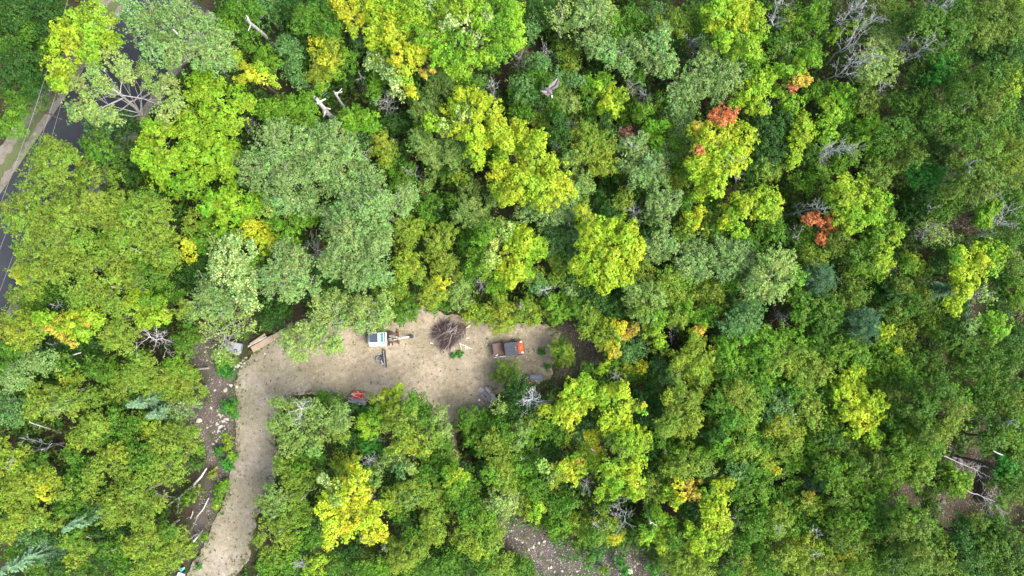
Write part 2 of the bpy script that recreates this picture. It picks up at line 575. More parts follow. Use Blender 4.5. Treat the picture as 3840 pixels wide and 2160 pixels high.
def leaves_on(lobes, rng, density=1.0, axis=None):
    """lobes: (x, y, z, r, kind). Leaf quads on clumps spread over each lobe; returns verts, faces, colours."""
    P, N, L_, W_, C, D_ = [], [], [], [], [], []
    for (x, y, z, r, kind) in lobes:
        s, ll, lw, dens, spread, gap, flat = STYLE[KIND_STYLE[kind]]
        s = min(s, r * 0.55)
        hue = np.array(HUE[kind])
        ns = max(5, int(2.6 * r * r / (s * s)))
        u = rng.uniform(-0.25, 1, ns) ; ph = rng.uniform(0, 2 * pi, ns)
        q = np.sqrt(np.maximum(0, 1 - u * u))
        d = np.stack([q * np.cos(ph), q * np.sin(ph), u], 1)
        bumps = rng.normal(0, 1, (4, 3)); bumps /= np.linalg.norm(bumps, axis=1)[:, None]
        low = (np.clip(d @ bumps.T, 0, 1) ** 3 * rng.uniform(-.45, .4, 4)[None]).sum(1)     # uneven outline, hollows and humps
        keep = rng.random(ns) > gap - low * .5
        d, low = d[keep], low[keep]
        ns = len(d)
        if ns == 0: continue
        rad = r * np.where(rng.random(ns) < 0.16, rng.uniform(1.1, 1.42, ns), rng.uniform(0.5, 1.12, ns)) * (1 + low)
        cc = np.array([x, y, z]) + d * rad[:, None] * np.array([1, 1, 0.8])
        nrm = d * 0.75 + np.array([0, 0, 0.75])
        nrm /= np.linalg.norm(nrm, axis=1)[:, None]
        nl = max(4, int(dens * density * r * r / ns * 1.6))
        k = ns * nl
        ci = np.repeat(np.arange(ns), nl)
        sc = s * rng.uniform(0.6, 1.25, ns)[ci]
        o = rng.normal(0, 0.55, (k, 3)) * sc[:, None]
        nn = nrm[ci]
        along = (o * nn).sum(1)
        o = o - nn * (along * (1 - flat))[:, None]
        out = d * np.array([1, 1, .5]) if axis is None else (cc - axis) * np.array([1, 1, .35]) + d * .6
        out = out / (np.linalg.norm(out, axis=1)[:, None] + 1e-6)
        oc = out[ci]
        o = o * 0.82 + oc * (((o * oc).sum(1)) * 0.85)[:, None]     # sprays drawn out along the boughs
        rr2 = (o ** 2).sum(1)
        o = o - nn * (0.45 * rr2 / sc)[:, None]
        p = cc[ci] + o
        n2 = nn + rng.normal(0, spread, (k, 3)) + o / sc[:, None] * 0.35
        n2[:, 2] = np.abs(n2[:, 2]) * 0.9 + 0.05
        n2 /= np.linalg.norm(n2, axis=1)[:, None]
        size = rng.uniform(0.7, 1.25, k)
        br = (1 + rng.normal(0, 0.11, ns))[ci] * (1 + rng.normal(0, 0.14, k)) * (1 + rng.normal(0, 0.05))
        wm = rng.normal(-0.02, 0.055) + (rng.normal(0, 0.06, ns))[ci] + rng.normal(0, 0.05, k)
        col = hue[None, :] * np.clip(br, 0.5, 1.6)[:, None] * np.stack([1 + wm, 1 - 0.3 * wm, 1 - 0.2 * wm], 1)
        if KIND_STYLE[kind] == 'poplar':                # pale undersides turned by the wind
            tmask = rng.random(k) < 0.16
            col[tmask] = col[tmask] * 0.55 + np.array([0.15, 0.18, 0.10])
        if kind in ('SL', 'SLY'):
            tmask = rng.random(k) < 0.5
            col[tmask] = hue * 0.45 * np.array([0.8, 1.1, .6])
        P.append(p); N.append(n2); D_.append(oc); L_.append(ll * size); W_.append(lw * size); C.append(col)
    p = np.concatenate(P); n = np.concatenate(N); ll = np.concatenate(L_); lw = np.concatenate(W_); col = np.concatenate(C)
    k = len(p)
    rv = rng.normal(0, 0.75, (k, 3)) + np.concatenate(D_)
    t = rv - n * (rv * n).sum(1)[:, None]; t /= np.linalg.norm(t, axis=1)[:, None] + 1e-9
    b = np.cross(n, t)
    hl, hw = (ll / 2)[:, None], (lw / 2)[:, None]
    v = np.empty((k, 3, 3))
    v[:, 0] = p - t * hl + b * hw
    v[:, 1] = p + t * hl - n * hl * 0.3
    v[:, 2] = p - t * hl - b * hw
    f = np.arange(k * 3).reshape(k, 3)
    return v.reshape(-1, 3), f, np.clip(col, 0.004, 0.8)


def sub_lobes(c, r, kind, rng):
    """A lone round crown made of a top lobe and five or six lower ones."""
    out = [(c[0], c[1], c[2], r * 0.58, kind)]
    n = rng.integers(5, 7)
    a0 = rng.uniform(0, 2 * pi)
    for i in range(n):
        a = a0 + i * 2 * pi / n + rng.normal(0, 0.25)
        q = r * rng.uniform(0.5, 0.72)
        out.append((c[0] + q * cos(a), c[1] + q * sin(a), c[2] - r * rng.uniform(0.15, 0.6), r * rng.uniform(0.38, 0.55), kind))
    return out


def curve_pts(p0, p1, n, wob, rng, sag=0.0):
    t = np.linspace(0, 1, n)[:, None]
    p = np.asarray(p0) * (1 - t) + np.asarray(p1) * t
    L = np.linalg.norm(np.asarray(p1) - np.asarray(p0))
    w = rng.normal(0, wob * L, (n, 3)); w[0] = 0; w[-1] *= 0.3
    p = p + w
    p[:, 2] += (np.sin(t[:, 0] * pi) * sag * L)
    return p


def build_tree(T, name, rng):
    """T: kind, h, lobes_world [(x,y,z,r,kind)], base xy. One thing: an Empty with crown, trunk and the odd-coloured crown pieces."""
    lobes = T['lobes']
    main = T['kind']
    base = np.array([T['base'][0], T['base'][1], float(ground_z(T['base'][0], T['base'][1]))])
    root = empty(name, base)
    groups = {}
    for lb in lobes:
        fam = lb[4] if lb[4] in ('R', 'RO', 'PK', 'SL', 'Y') and lb[4] != main and main not in ('SL', 'SLY', 'YL', 'YB') else main
        groups.setdefault(fam, []).append(lb)
    if main not in groups:
        main = next(iter(groups))
    jobs = []
    for fam, ls in groups.items():
        if fam == main: jobs.append((fam, ls)); continue
        todo = list(ls)
        while todo:                      # an odd-coloured patch per connected bunch
            got = [todo.pop()]
            grew = True
            while grew:
                grew = False
                for l in todo[:]:
                    if any(math.dist(l[:3], g[:3]) < 0.36 * (l[3] + g[3]) for g in got):
                        got.append(l); todo.remove(l); grew = True
            jobs.append((fam, got))
    for fam, ls in jobs:
        ax_ = np.array([np.mean([q[0] for q in lobes]), np.mean([q[1] for q in lobes]), min(q[2] for q in lobes) - 1.0])
        v, f, c = leaves_on(ls, rng, T.get('dens', 1.0), ax_)
        o = link("crown" if fam == main else "foliage_patch", np_mesh("crown", v - base, f, 3, colour=c), LEAF, root)
        if fam != main:
            o["kind"] = "stuff"
            o["label"] = {'R': 'orange red leaves', 'RO': 'orange leaves', 'SL': 'silvery leaves', 'Y': 'golden yellow leaves', 'PK': 'pink leaves'}[fam]
    pale = KIND_STYLE[main] in ('poplar', 'sparse')
    bark = T.get('bark') or (BARK_GREY if T.get('foot') else None) or (BARK_PALE if pale else BARK_GREY if KIND_STYLE[main] == 'olive' else BARK_DARK)
    tb = Tubes()
    zc = np.array([l[2] for l in lobes]); h = zc.max()
    cx = np.mean([l[0] for l in lobes]); cy = np.mean([l[1] for l in lobes])
    top = np.array([cx, cy, h * (0.97 if not T.get('foot') else 1.0)])
    bare = T.get('foot')
    r0 = (0.020 if bare else 0.016) * h + 0.03
    tr = curve_pts(base - [0, 0, .3], top, 7, 0.012, rng)
    tb.add(tr, np.linspace(r0, r0 * 0.25, 7), 6)
    for (x, y, z, r, k) in (lobes[::3] if len(lobes) > 9 else lobes):
        s = rng.uniform(0.35, 0.97) if bare else rng.uniform(0.45, 0.9)
        p0 = tr[0] + (tr[-1] - tr[0]) * s
        i = s * 6; j = int(i); p0 = tr[j] + (tr[min(j + 1, 6)] - tr[j]) * (i - j)
        if p0[2] > z: p0 = tr[3]
        c = np.array([x, y, z])
        limb = curve_pts(p0, c, 4, 0.07, rng, 0.06)
        rl = max(0.016, r0 * 0.2)
        tb.add(limb, np.linspace(rl, rl * 0.5, 4), 3 if not pale else 4)
        nt_ = 3 if pale else 1
        for _ in range(nt_):
            d = rng.normal(0, 1, 3); d[2] = abs(d[2]) * 0.9; d /= np.linalg.norm(d)
            e = c + d * r * (1.12 if pale else 0.8)
            tb.add(curve_pts(limb[rng.integers(1, 4)], e, 3, 0.06, rng), np.linspace(rl * 0.5, 0.012, 3), 3)
    tb.build("trunk", bark, root, base)
    return root


def conifer(c_base, tip, h, rb, kind, rng, name):
    """Spruce: whorls of drooping needle sprays round a straight stem."""
    base = np.asarray(c_base, float); tip = np.asarray(tip, float)
    root = empty(name, base)
    axis = tip - base
    P, N, T_, L_, W_, C = [], [], [], [], [], []
    hue = np.array(HUE[kind])
    lv = int(h / 0.28)
    tb = Tubes()
    tb.add(curve_pts(base, tip, 6, 0.004, rng), np.linspace(0.02 * h + .02, 0.015, 6), 6)
    for i in range(lv):
        t = 0.08 + 0.91 * (i + rng.uniform(-.3, .3)) / lv
        rad = rb * (1 - t) ** 0.85 * rng.uniform(0.85, 1.1) + 0.06
        o = base + axis * t
        nb = max(5, int(6 + 7 * (1 - t)))
        for k in range(nb):
            a = rng.uniform(0, 2 * pi)
            dirv = np.array([cos(a), sin(a), 0])
            rr = rad * rng.uniform(0.75, 1.1)
            ns = max(4, int(rr / 0.085))
            s = np.linspace(0.1, 1, ns)
            cen = o + dirv * (s * rr)[:, None] + np.array([0, 0, 1]) * (0.10 * rr * s - 0.38 * rr * s ** 2)[:, None]
            for side in (-1, 0, 1):
                fing = dirv * (1.0 if side == 0 else 0.65) + np.array([-sin(a), cos(a), 0]) * side * 0.8 + np.array([0, 0, -0.15])
                fing = fing + rng.normal(0, 0.18, (ns, 3))
                P.append(cen + fing * 0.05); T_.append(fing)
                N.append(np.array([0, 0, 1.0]) + dirv * 0.35 + rng.normal(0, 0.35, (ns, 3)))
                L_.append(0.24 * rng.uniform(.7, 1.2, ns) * (1 - 0.3 * s)); W_.append(0.07 * rng.uniform(.7, 1.3, ns))
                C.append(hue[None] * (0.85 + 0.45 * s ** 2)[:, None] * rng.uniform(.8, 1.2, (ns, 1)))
    p = np.concatenate(P); n = np.concatenate(N); t = np.concatenate(T_); ll = np.concatenate(L_)[:, None] / 2; lw = np.concatenate(W_)[:, None] / 2
    t /= np.linalg.norm(t, axis=1)[:, None]
    b = np.cross(n, t); b /= np.linalg.norm(b, axis=1)[:, None] + 1e-9
    k = len(p)
    v = np.empty((k, 4, 3))
    v[:, 0] = p - t * ll; v[:, 1] = p + b * lw; v[:, 2] = p + t * ll; v[:, 3] = p - b * lw
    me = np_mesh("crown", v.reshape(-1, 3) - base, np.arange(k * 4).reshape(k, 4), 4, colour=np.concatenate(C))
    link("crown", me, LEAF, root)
    tb.build("trunk", BARK_DARK, root, base)
    return root


def dead_tree(base, tip, spread, nb, rng, name, r0=None, mat=None, fine=1.0, sweep=False):
    base = np.asarray(base, float); tip = np.asarray(tip, float)
    root = empty(name, base)
    mat = mat or BARK_DEAD
    L = np.linalg.norm(tip - base)
    r0 = r0 or 0.012 * L + 0.03
    n = 9
    tr = curve_pts(base, tip, n, 0.012, rng)
    tb = Tubes(); tb.add(tr, np.linspace(r0, r0 * 0.28, n), 6); tb.build("trunk", mat, root, base)
    ax = (tip - base) / L
    for i in range(nb):
        s = 0.42 + 0.57 * (i + rng.uniform(0, .6)) / nb
        q = s * (n - 1); j = min(int(q), n - 2)
        p0 = tr[j] + (tr[j + 1] - tr[j]) * (q - j)
        a = i * 2.4 + rng.normal(0, .4)
        side = np.array([cos(a), sin(a), 0.0])
        ln = spread * rng.uniform(0.6, 1.15) * (1.15 - 0.45 * s)
        d = side * (0.85 if not sweep else 0.5) + ax * (0.55 if not sweep else 0.95) + np.array([0, 0, 0.15]); d /= np.linalg.norm(d)
        if sweep: ln *= 1.25
        p1 = p0 + d * ln
        br = curve_pts(p0, p1, 6, 0.05, rng, 0.06)
        rb = max(0.017, r0 * 0.32 * (1.1 - s * 0.5))
        tb = Tubes(); tb.add(br, np.linspace(rb, 0.009, 6), 4)
        for k in range(int(5 * fine + 1)):
            m = rng.integers(1, 6)
            dd = d + rng.normal(0, 0.6 if not sweep else 0.38, 3); dd /= np.linalg.norm(dd)
            l2 = ln * rng.uniform(0.25, 0.55)
            tw = curve_pts(br[m], br[m] + dd * l2, 4, 0.06, rng)
            tb.add(tw, np.linspace(rb * 0.5, 0.007, 4), 3)
            for _ in range(int(2 * fine)):
                d3 = dd + rng.normal(0, 0.6 if not sweep else 0.4, 3); d3 /= np.linalg.norm(d3)
                q3 = tw[rng.integers(1, 4)]
                tb.add(curve_pts(q3, q3 + d3 * l2 * rng.uniform(.3, .6), 3, 0.05, rng), np.linspace(0.009, 0.006, 3), 3)
        tb.build("branch", mat, root, base)
    return root
# ---------------------------------------------------------------- the wood: every crown by tile of the survey (tile pixels = 2.0125 x photo pixels)
# "*" = each point is a tree of its own; otherwise all points are lobes of one tree.  x,y[,radius[,kind]]   "@x,y" = foot of the trunk   "# label"
TILE = {'A': (0, 0), 'B': (960, 0), 'C': (1920, 0), 'D': (2880, 0), 'E': (0, 720), 'F': (960, 720), 'G': (1920, 720), 'H': (2880, 720),
        'I': (0, 1440), 'J': (960, 1440), 'K': (1920, 1440), 'L': (2880, 1440)}
WOOD = """
>A
* D 9 | 60,60,150 210,30,140 330,90,150 60,560,140 220,520,120 240,690,110 420,40,100 330,220,100 120,430,140
* G 8 | 225,240,120 50,330,140 130,760,140 290,400,110 130,160,120 60,690,110
* D 5.5 | 330,340,80 1010,940,80 960,1340,80 310,590,90
* L 7 | 60,960,120 200,620,70 100,860,90
M2 12 105 | 560,110 700,80 780,180 450,210,100,M 560,250,105,M 700,260 800,330 420,330,95,M 540,370,100,M 660,400 430,520,95,M 520,500 410,620,80 480,640,80 # lime yellow leafy tree hanging over the upper end of the paved road
P 14 125 | 1000,110 1150,90 1300,60 1430,130 1080,260 1230,220 1400,280 1560,230 1640,320 1150,400 1330,420 1500,400 1620,430 # broad grey green tree with pale twigs at the top of the paved road
P2 12.5 92 @1190,960 | 850,440 960,560 700,560 580,640 1080,540 760,680 640,780 1150,620 1280,640 1330,760 560,840 820,860 1250,840 700,850 # leaning tree with a bare grey trunk showing, beside the paved road
* D 7 | 900,880,110 880,1120,100
* G2 7 | 760,950,100 680,900,80
M2 11 98 | 1500,600 1620,600 1480,720 1630,720 1780,720 1820,780 1560,850 1700,860 1760,930 1400,880 1440,930 1640,960 1540,500,70
M2 10 86 | 1100,1080 1060,1150 1200,1120 1290,1180 1150,1240 1260,1280 1200,1340 1340,1200 1180,980 1280,980 1380,1000 1215,1060,24,RO 1110,930,70,M3
M2 9.5 86 | 1500,1000 1580,1060 1640,1130 1560,1200 1480,1180 1700,1200 1740,1120 1600,1300 1500,1300 1420,1130 1720,1290
M3 9 85 | 1300,1400 1400,1380 1460,1430
Y 10 52 | 1800,430,62,YL 1850,500 1870,570 1815,590 1760,420,50,YL 1940,520,62,YL 1970,580,55 2050,600,55,YL 1900,560
* G 8 | 1700,130,110 1740,50,90 1850,290,110 1880,60,100 1860,190,90
* L 9 | 1690,200,80
O 11 100 | 350,1080 300,1160 420,1130 260,1230 380,1240 480,1210 330,1340 200,1370 450,1340
* G 9 | 700,1100,140 770,1210,120 560,1400,100
* O 9 | 620,1240,100 640,1340,110 830,1320,90
* D 7 | 870,1250,100 900,1020,90
>B
* G 9 | 380,80,120 330,150,100 440,160,100 560,60,100 560,200,110 700,470,100 1600,600,110
* D 6 | 150,80,110 250,30,100 1560,660,100 1100,1130,110 1080,920,120 680,570,100 790,560,100 440,20,90 1000,950,100
* G2 7 | 60,60,140 780,340,90 760,1020,110 850,1080,100 1680,620,90
Y 9.5 60 | 600,30 640,60 580,10
YL 10 62 | 720,30,60,Y 760,60,55,Y 660,110,60,Y 720,160,60,Y 740,220,50,YL 790,130,50,Y
M 12 88 | 860,40 950,30 1040,50 880,120 980,130 1080,150 900,220 1000,230 1100,240 880,260 1050,300 1200,310 1280,310 1160,360 1240,400 980,280,80,M2 1060,420,70,Y 1190,440,70,Y 1120,520,62,Y 1270,550,42,RO 1320,520,36,RO
L 13 100 | 1180,60,100,M2 1300,30,90,SL 1420,60,100,M2 1560,40,100,M2 1700,60,95,M2 1820,60 1900,40 1180,170,95,M2 1320,170 1450,160,85,SL 1580,180,80,SL 1700,170,90,M2 1820,200 1880,280 1400,290,95,M2 1520,300 1650,270,70,SL 1780,330,90,M2 1840,400 1400,420,95,M2 1500,440 1600,420,90,M2 1720,420,90,M2 1480,500,85,M2 1560,520,80,M2 1350,260,90,M3 1740,120,60,SL 1240,260,90,M3 1900,150,80,M2 1940,330,70,M2 # tall bright green tree with silvery streaks touching the top edge
SL 10.5 72 | 900,380 980,370,72,M2 870,470 960,500 1050,480,72,M2 1010,560 1040,620 1060,700,60 930,440,70,M2 1080,570,60,SLY 1150,640,46,Y 1170,720,46,Y 1130,600,50,M2
YO 9 70 | 470,320,70,Y 520,380 580,360 450,420 540,460,70,Y 480,500 560,520 620,440 440,560 500,600 660,400,60,L 560,300 600,560,60,L 480,650,60,L # dark golden tree beside the white broken birch snag
* G2 8 | 250,350,110 200,330,90 280,430,110 270,520,100 320,600,90
* L 8 | 60,400,110 120,470,90 900,600,100 880,680,90
O2 8 78 | 1390,590 1340,560 1440,620 1400,670 1330,650 1450,560 1390,540
O2 8 75 | 1290,780 1230,770 1340,820 1260,850 1320,730 1200,840
M 12 82 | 1620,720 1560,690,70 1700,760 1780,800 1480,830 1560,850,80,SLY 1680,870 1800,900 1330,920,70,M2 1420,930,75,SLY 1520,960 1660,980 1780,1000 1640,1080 1660,1150 1680,1220,60 1280,930,60,M2 1740,1060 1820,980 1500,780,70,M2 # lime yellow leafy tree up against the widest golden crown
L 9 85 | 200,760 120,820 260,800 340,860 200,880 400,820 300,950 420,930 100,900 380,760 60,830
L 8 76 | 700,900,76,M3 660,880 760,860 840,900,76,M3 860,960 720,960 790,930 640,930
YO 8 68 | 930,1080 990,1100,68,O 900,1140,68,O 1020,1150,68,O 960,1190 940,1040 1040,1060,40,K
P 13 105 | 80,1000 180,980 280,1010 60,1120 180,1120 300,1120 380,1080 100,1240 220,1230 340,1200 60,1340 200,1360 -60,1220 -50,1330 300,1330 # large grey green tree below the pale twiggy dead bush
P 13 100 | 500,980 580,980 470,1100 560,1100 650,1080 520,1200 620,1180 720,1150 440,1230 680,1240 560,1290 440,1330
P 12.5 90 | 800,1280 880,1330 760,1360 650,1380 920,1400 720,1440 830,1420 560,1420
O2 9 88 | 1280,1040 1220,1080 1320,1100 1260,1140 1200,1040 1350,1160 1300,1190
O2 9 85 | 1420,1100 1500,1120 1500,1190 1560,1210 1440,1180 1540,1070,85,G2
* O2 7 | 1370,1250,110 1620,1400,90 1130,1420,90 1270,1400,80
* YO 8 | 1540,1330,85
* G 7 | 1450,1300,90 1000,1260,100 1120,1290,90 1250,950,90 1200,680,100 1070,1400,90
>C
M2 11 75 | 20,60 30,180 0,280 50,310,60 10,120
* D 8 | 150,90,120 240,60,100 240,700,110 1250,250,110 720,940,100 350,1010,100 330,900,110
* G2 8 | 130,220,120 1080,120,120 60,620,120 100,690,100 200,470,120 480,600,90 350,580,100
PS 9.5 70 @345,330 | 400,100 440,180 340,180 380,60 420,230 300,110
P 9.5 95 | 560,60 640,100 520,140 600,30 680,40
* L 8 | 760,160,110 700,70,100 680,200,90
P 9 88 @655,450 | 640,260 700,230 600,320 720,310 560,300 640,370
P 9 85 @800,560 | 860,380 800,400 900,330 760,460 850,480 740,380 880,450
P 10 88 @960,650 | 1060,300 1140,330 1000,370 1100,420 1180,440 1060,480 1180,520 1130,250 # grey green tree with a long pale leaning trunk, not far from the flying bird
* G 8 | 980,180,120 880,100,110 300,640,100 200,580,120 580,690,100 960,560,90 1400,100,110 1420,210,90 820,230,90
* O 9 | 1260,140,130 1150,200,100 1330,230,100
P 9 88 | 1330,600 1260,680 1340,720 1240,780 1330,820 1280,890 1220,840 1370,660
P 10 100 | 1450,480 1560,440 1660,500 1380,520 1500,560 1620,600 1560,680 1700,560 1450,640 1700,650 1620,380,90 1480,400,90,P2
M 12.5 92 | 1560,40,92,M2 1650,60 1740,50 1850,80,92,M2 1560,160 1660,170 1760,160 1850,200,92,M2 1600,280,90,M2 1700,300,90,M2 1800,280,90,M2 1500,100,80,M2 1480,130,70,M3 1740,360,90,M2 1830,350,80,M2
* L 9.5 | 1600,370,110 1500,330,90
* L 9 | 1740,440,120 1820,500,100 1850,420,90
M2 10 76 | 1780,680,76,M 1850,620 1900,680 1820,760,76,M 1740,740 1900,600 1880,820 1960,560
YL 7.5 68 | 680,700 760,690,68,M 720,760,68,M 800,770 700,810 780,840 830,720 650,640 740,720
* L 7 | 700,590,80 570,620,80 1000,830,90 1110,760,90
* G 6 | 950,820,110 880,850,100 590,780,90
O2 7 75 | 420,690 460,750 390,740 430,800 360,680 380,790
* O 7 | 430,400,110 450,490,100
* K 6 | 60,450,110 60,400,80
YO 6 68 | 180,900,68,O 230,940 150,880,68,O 200,860,60,O2
* G 7 | 80,860,110 320,820,90 60,740,110
M 12.5 92 | 60,1020 140,1060 200,1080 60,1120 180,1180,92,YL 260,1220 100,1240 300,1300 200,1300,90,YL 60,1340 350,1360 260,1400 150,1400,90,YL 400,1430 20,950,70 -40,1060 -60,1180 -90,1280 -110,1390,80,YL 0,1440 100,1480,85 -60,1470,80 200,1490,80 320,1490,80 240,1560,60 # broad bright yellow green crown, the widest golden one amid dark trees
O 9 88 | 560,960 620,1000 500,1020 560,1070 660,1090,88,YO 720,1080 600,1150 700,1170,88,YO 500,1160 640,1240,88,YO 720,1260 420,1170,80,O2 460,1200,80,O2
O2 7.5 72 | 500,1310 460,1360 540,1350 480,1420 550,1410
PK 5.5 44 | 860,990 835,1012 888,1012 860,1030,36 # small shrub with bright pink leaves
* G 4 | 840,950,60 850,900,70
M3 7.5 64 | 1050,950 1030,1010 1130,960 1180,940 1100,1030 1200,1010,60,L 1090,1080
YO 7 55 | 1200,1110,60,RO 1140,1090 1180,1160
P 9 75 | 900,1080 950,1050 860,1130 940,1140 990,1090
P 9 90 | 1060,1220 980,1250 1120,1260 1020,1330 940,1330 1160,1160 1100,1350 860,1260,80
M 12.5 88 | 1540,855,52,R 1600,845,55,R 1655,870,52,R 1520,905,48,R 1585,920,50,R 1650,905,50,R 1400,1000 1480,1010 1600,990 1700,960 1750,1020 1450,1080 1550,1080 1650,1080 1750,1100 1520,1160 1620,1170 1720,1180 1440,1220 1560,1260 1660,1270 1420,1310 1520,1340 1560,1400 1380,1250 1460,1400 1400,1100,42,RO 1415,1140,40,R 1400,950,45,RO # bright yellow green maple topped with an orange red patch of leaves
* L 8 | 1280,1150,110 1320,1270,100 1270,1060,90
* YO 7.5 | 1250,1350,100
D 9 95 | 1870,960 1940,1000 1900,1060 1960,930
O 9.5 95 | 1850,1200,95,D 1900,1260 1840,1270,90,D 1940,1190,90,D
>D
* L 8.5 | 330,90,110 390,150,100 280,170,90
* G 8 | 180,220,120 60,310,110 400,60,100 320,340,100 900,250,90
* K 7 | 300,280,80 1010,610,100 1060,650,80
* O2 8 | 150,390,110
* O 8 | 860,80,120 860,190,110 940,110,110 160,140,100 1000,60,90
P2 10 88 | 870,280 930,300 820,330 780,440 860,480 900,560 840,560 920,420 760,580 860,390
YL 8.5 60 | 540,250 640,200,50 720,170,45 490,270
M3 9.5 78 | 240,480,78,M2 300,420,78,M2 200,540 350,450 260,620,55,RO 130,520 225,600,50,RO 180,760 100,700 170,820 190,660,42,R 290,590,45,RO # lime tree with one soft peach orange bough
* L 7.5 | 420,660,100 340,690,80
M3 8.5 82 | 520,720 600,700 450,800 560,800 520,860 620,780 580,860 480,860
O2 9 80 | 750,700 720,760 800,760 760,820 690,760
N 13.5 115 | 1150,200 1250,200 1350,220 1450,180 1200,280 1350,300 1100,130 1450,80 1300,100 1230,120 1400,280
O 11.5 115 | 1700,80 1800,60 1880,120 1760,200 1640,150 1620,240 1880,240 1900,20,110,YL 1560,120,100,L
* D 8 | 1800,370,140 1700,430,120 1600,330,120 1900,330,110 1500,280,100
G 9.5 92 | 1330,470,92,BG 1420,520 1300,560,92,BG 1260,460 1450,450 1380,560,92,BG 1250,540 1350,620
* D 8 | 1180,690,110 1100,740,100 1130,590,90
G 13.5 112 | 1550,600 1680,580 1820,560,105,L 1500,700 1640,700 1780,680,105,O 1850,640,90,YL 1420,800 1560,800,112,O 1700,800,105,O 1820,760,95,L 1480,900 1600,900 1720,880 1400,960 1540,1000 1300,860,100,N 1600,1040
N 11.5 90 | 1100,800 1040,880 1150,850 1050,960 950,960 1000,780 1180,760 1220,860 1200,940 1120,1000
N 9 75 | 900,1030 860,1080 950,1060 900,1120
M3 8.5 70 | 760,930 800,980 720,990 760,1060 820,920
L 8 68 | 800,1110,68,M3 820,1180 780,1150 850,1150
YL 9.5 70 | 260,930 300,980 220,1010,70,M 230,1080,70,M 200,1160,70,M2 190,1230,60 270,900,60 280,1040
M3 8.5 66 | 420,960 460,1000 360,1000 430,1060 480,930
D 8.5 105 | 90,900 110,980 20,930 60,1020
O 8.5 100 | 50,1180,100,D 110,1130,100,D 70,1250 20,1140,90,D
* O 9 | 1050,1130,120 1120,1180,100 1000,1080,90
O 8.5 95 | 860,1290 780,1280 930,1250 850,1380 780,1360
BG 8.5 78 | 1130,1270 1200,1320 1090,1300 1250,1360 1160,1340 1220,1260 1290,1310
O 12.5 105 | 1700,1120,100,YO 1800,1080,100,YO 1880,1150,100,YO 1600,1200,100,O2 1720,1220,105,O2 1840,1250,100,YO 1500,1200,95,YO 1580,1300 1700,1330 1850,1340 1430,1330,95,O2 1450,1420 1560,1400 1640,1420 # wide olive yellow tree with pale branches at the edge, past the leaning dead trees
* G2 9 | 1850,900,120 1780,970,110 1900,1010,100
* D 8 | 1900,830,100 1330,1150,110 1250,1080,100
* L 8 | 300,1360,110 420,1300,90 560,1240,80 640,1180,90 600,1060,90
* G 7.5 | 360,1200,110 480,1180,90 620,960,90 330,1110,90
>E
O 11.5 125 | 180,80 150,210,120 300,200,125 330,70 80,230,90 220,330,115 60,130,90
O 12 125 | 520,60 480,180 650,240 400,330 560,400 700,60 620,140
O 12 125 | 900,60 860,140 1060,80 1000,190 1150,130,105 1200,220,105 900,280 1050,300 760,160
O 12 125 | 330,460 480,520 650,560 250,560,100 420,610 560,690 380,540 160,430,90
O 11.5 120 | 740,440 830,520 1000,440 1150,470,110 1180,340,110 1260,480,80 900,380
O 11 115 | 700,700 860,660 1000,620,105 600,790 750,800 880,850,90 1100,640,105,G 960,560
* O 9 | 150,500,80 1230,570,100 1430,230,100 1380,890,100 1240,380,80
YO 9 72 | 150,610,75,Y 230,600,72 300,640,65 100,600,65 200,670,60
* O 8.5 | 110,790,100 230,740,90
* G 7.5 | 200,800,110 180,880,120 350,740,110 1260,770,120 1420,1080,110 1380,1160,100 1190,720,100 480,1020,80
* D 6.5 | 430,740,100 1300,640,120 1400,620,110 1450,560,90 440,790,90 1150,740,100 1500,520,80 1500,620,90
YL 9.5 76 | 1110,820,76,L 1040,780 1200,860 1250,920,70 1120,930 1050,970,70 1000,870 940,850,60 1170,960,60
Y 9.5 50 | 1400,380 1380,460 1450,450 1350,350,45,YO 1350,490,42,YO 1440,400 1420,500,42
M3 9 80 | 1540,270,85,L 1560,190,75,L 1530,400,65,L 1500,330,70,L
M2 11 92 | 1650,100 1760,60 1880,90 1680,200 1800,170 1900,200 1560,110,80,M3 1700,20 1600,40,80
SL 11.5 82 | 1620,360,80,SLY 1720,380 1640,470 1750,470 1850,430 1620,560 1720,570 1830,560 1650,620,75 1900,520,80,L 1780,680 1870,640 1850,760 1780,760,75 1900,820,80 1700,300,80,M2 1800,330,80,SLY 1900,700,75 1820,840,60 # silvery white leaved tree, palest crown above the grey bin
* Y 10 | 1880,260,80
P 9.5 84 | 1560,740 1650,740 1500,800 1620,830 1450,890,75 1560,900 1700,820 1530,660,80,G2 1680,900
PS 8.5 82 @1700,1200 | 1600,980 1700,960 1800,980 1560,1060 1680,1080,70 1800,1060,65 1880,1010 1700,1190,60 1620,1190 1650,1250,60 1740,1250,60 1860,940 1550,980 1880,920 # thin leaved pale twiggy tree over the grey bin
N 9 100 | 880,1080,100,O 930,1150,85,O 830,1130,85,O 900,1010,85,O 810,1060,80,O 960,1060,80,O
M2 10 72 | 340,960 430,975,45,RO 560,930,72,M 660,940,72,M 720,960 390,1040,60 450,1085,44,RO 500,1060 600,1060 540,1120,45,RO 640,985,40,RO 360,1040,45,RO 300,950 520,990,70,M 620,1000 # lime maple mottled with orange next to the pale bare tree
YO 10 84 | 90,960 60,1060 150,1060 220,1000 250,1080,75 130,1130 200,1130 20,1000 160,960
* D 6 | 680,1080,110 600,1170,120 500,1150,100 700,1160,100 420,1180,100 640,1280,90
* G 8 | 60,1190,120 30,1300,110 450,1290,110 690,1340,120
* P 9 | 200,1280,120 320,1290,110 100,1380,120 50,1420,110
* L 7 | 820,1340,110 1330,1330,110
* YO 7 | 480,1380,90 540,1420,80
O 9 105 | 1000,1340 1120,1290 1100,1400 960,1420 1040,1260,90
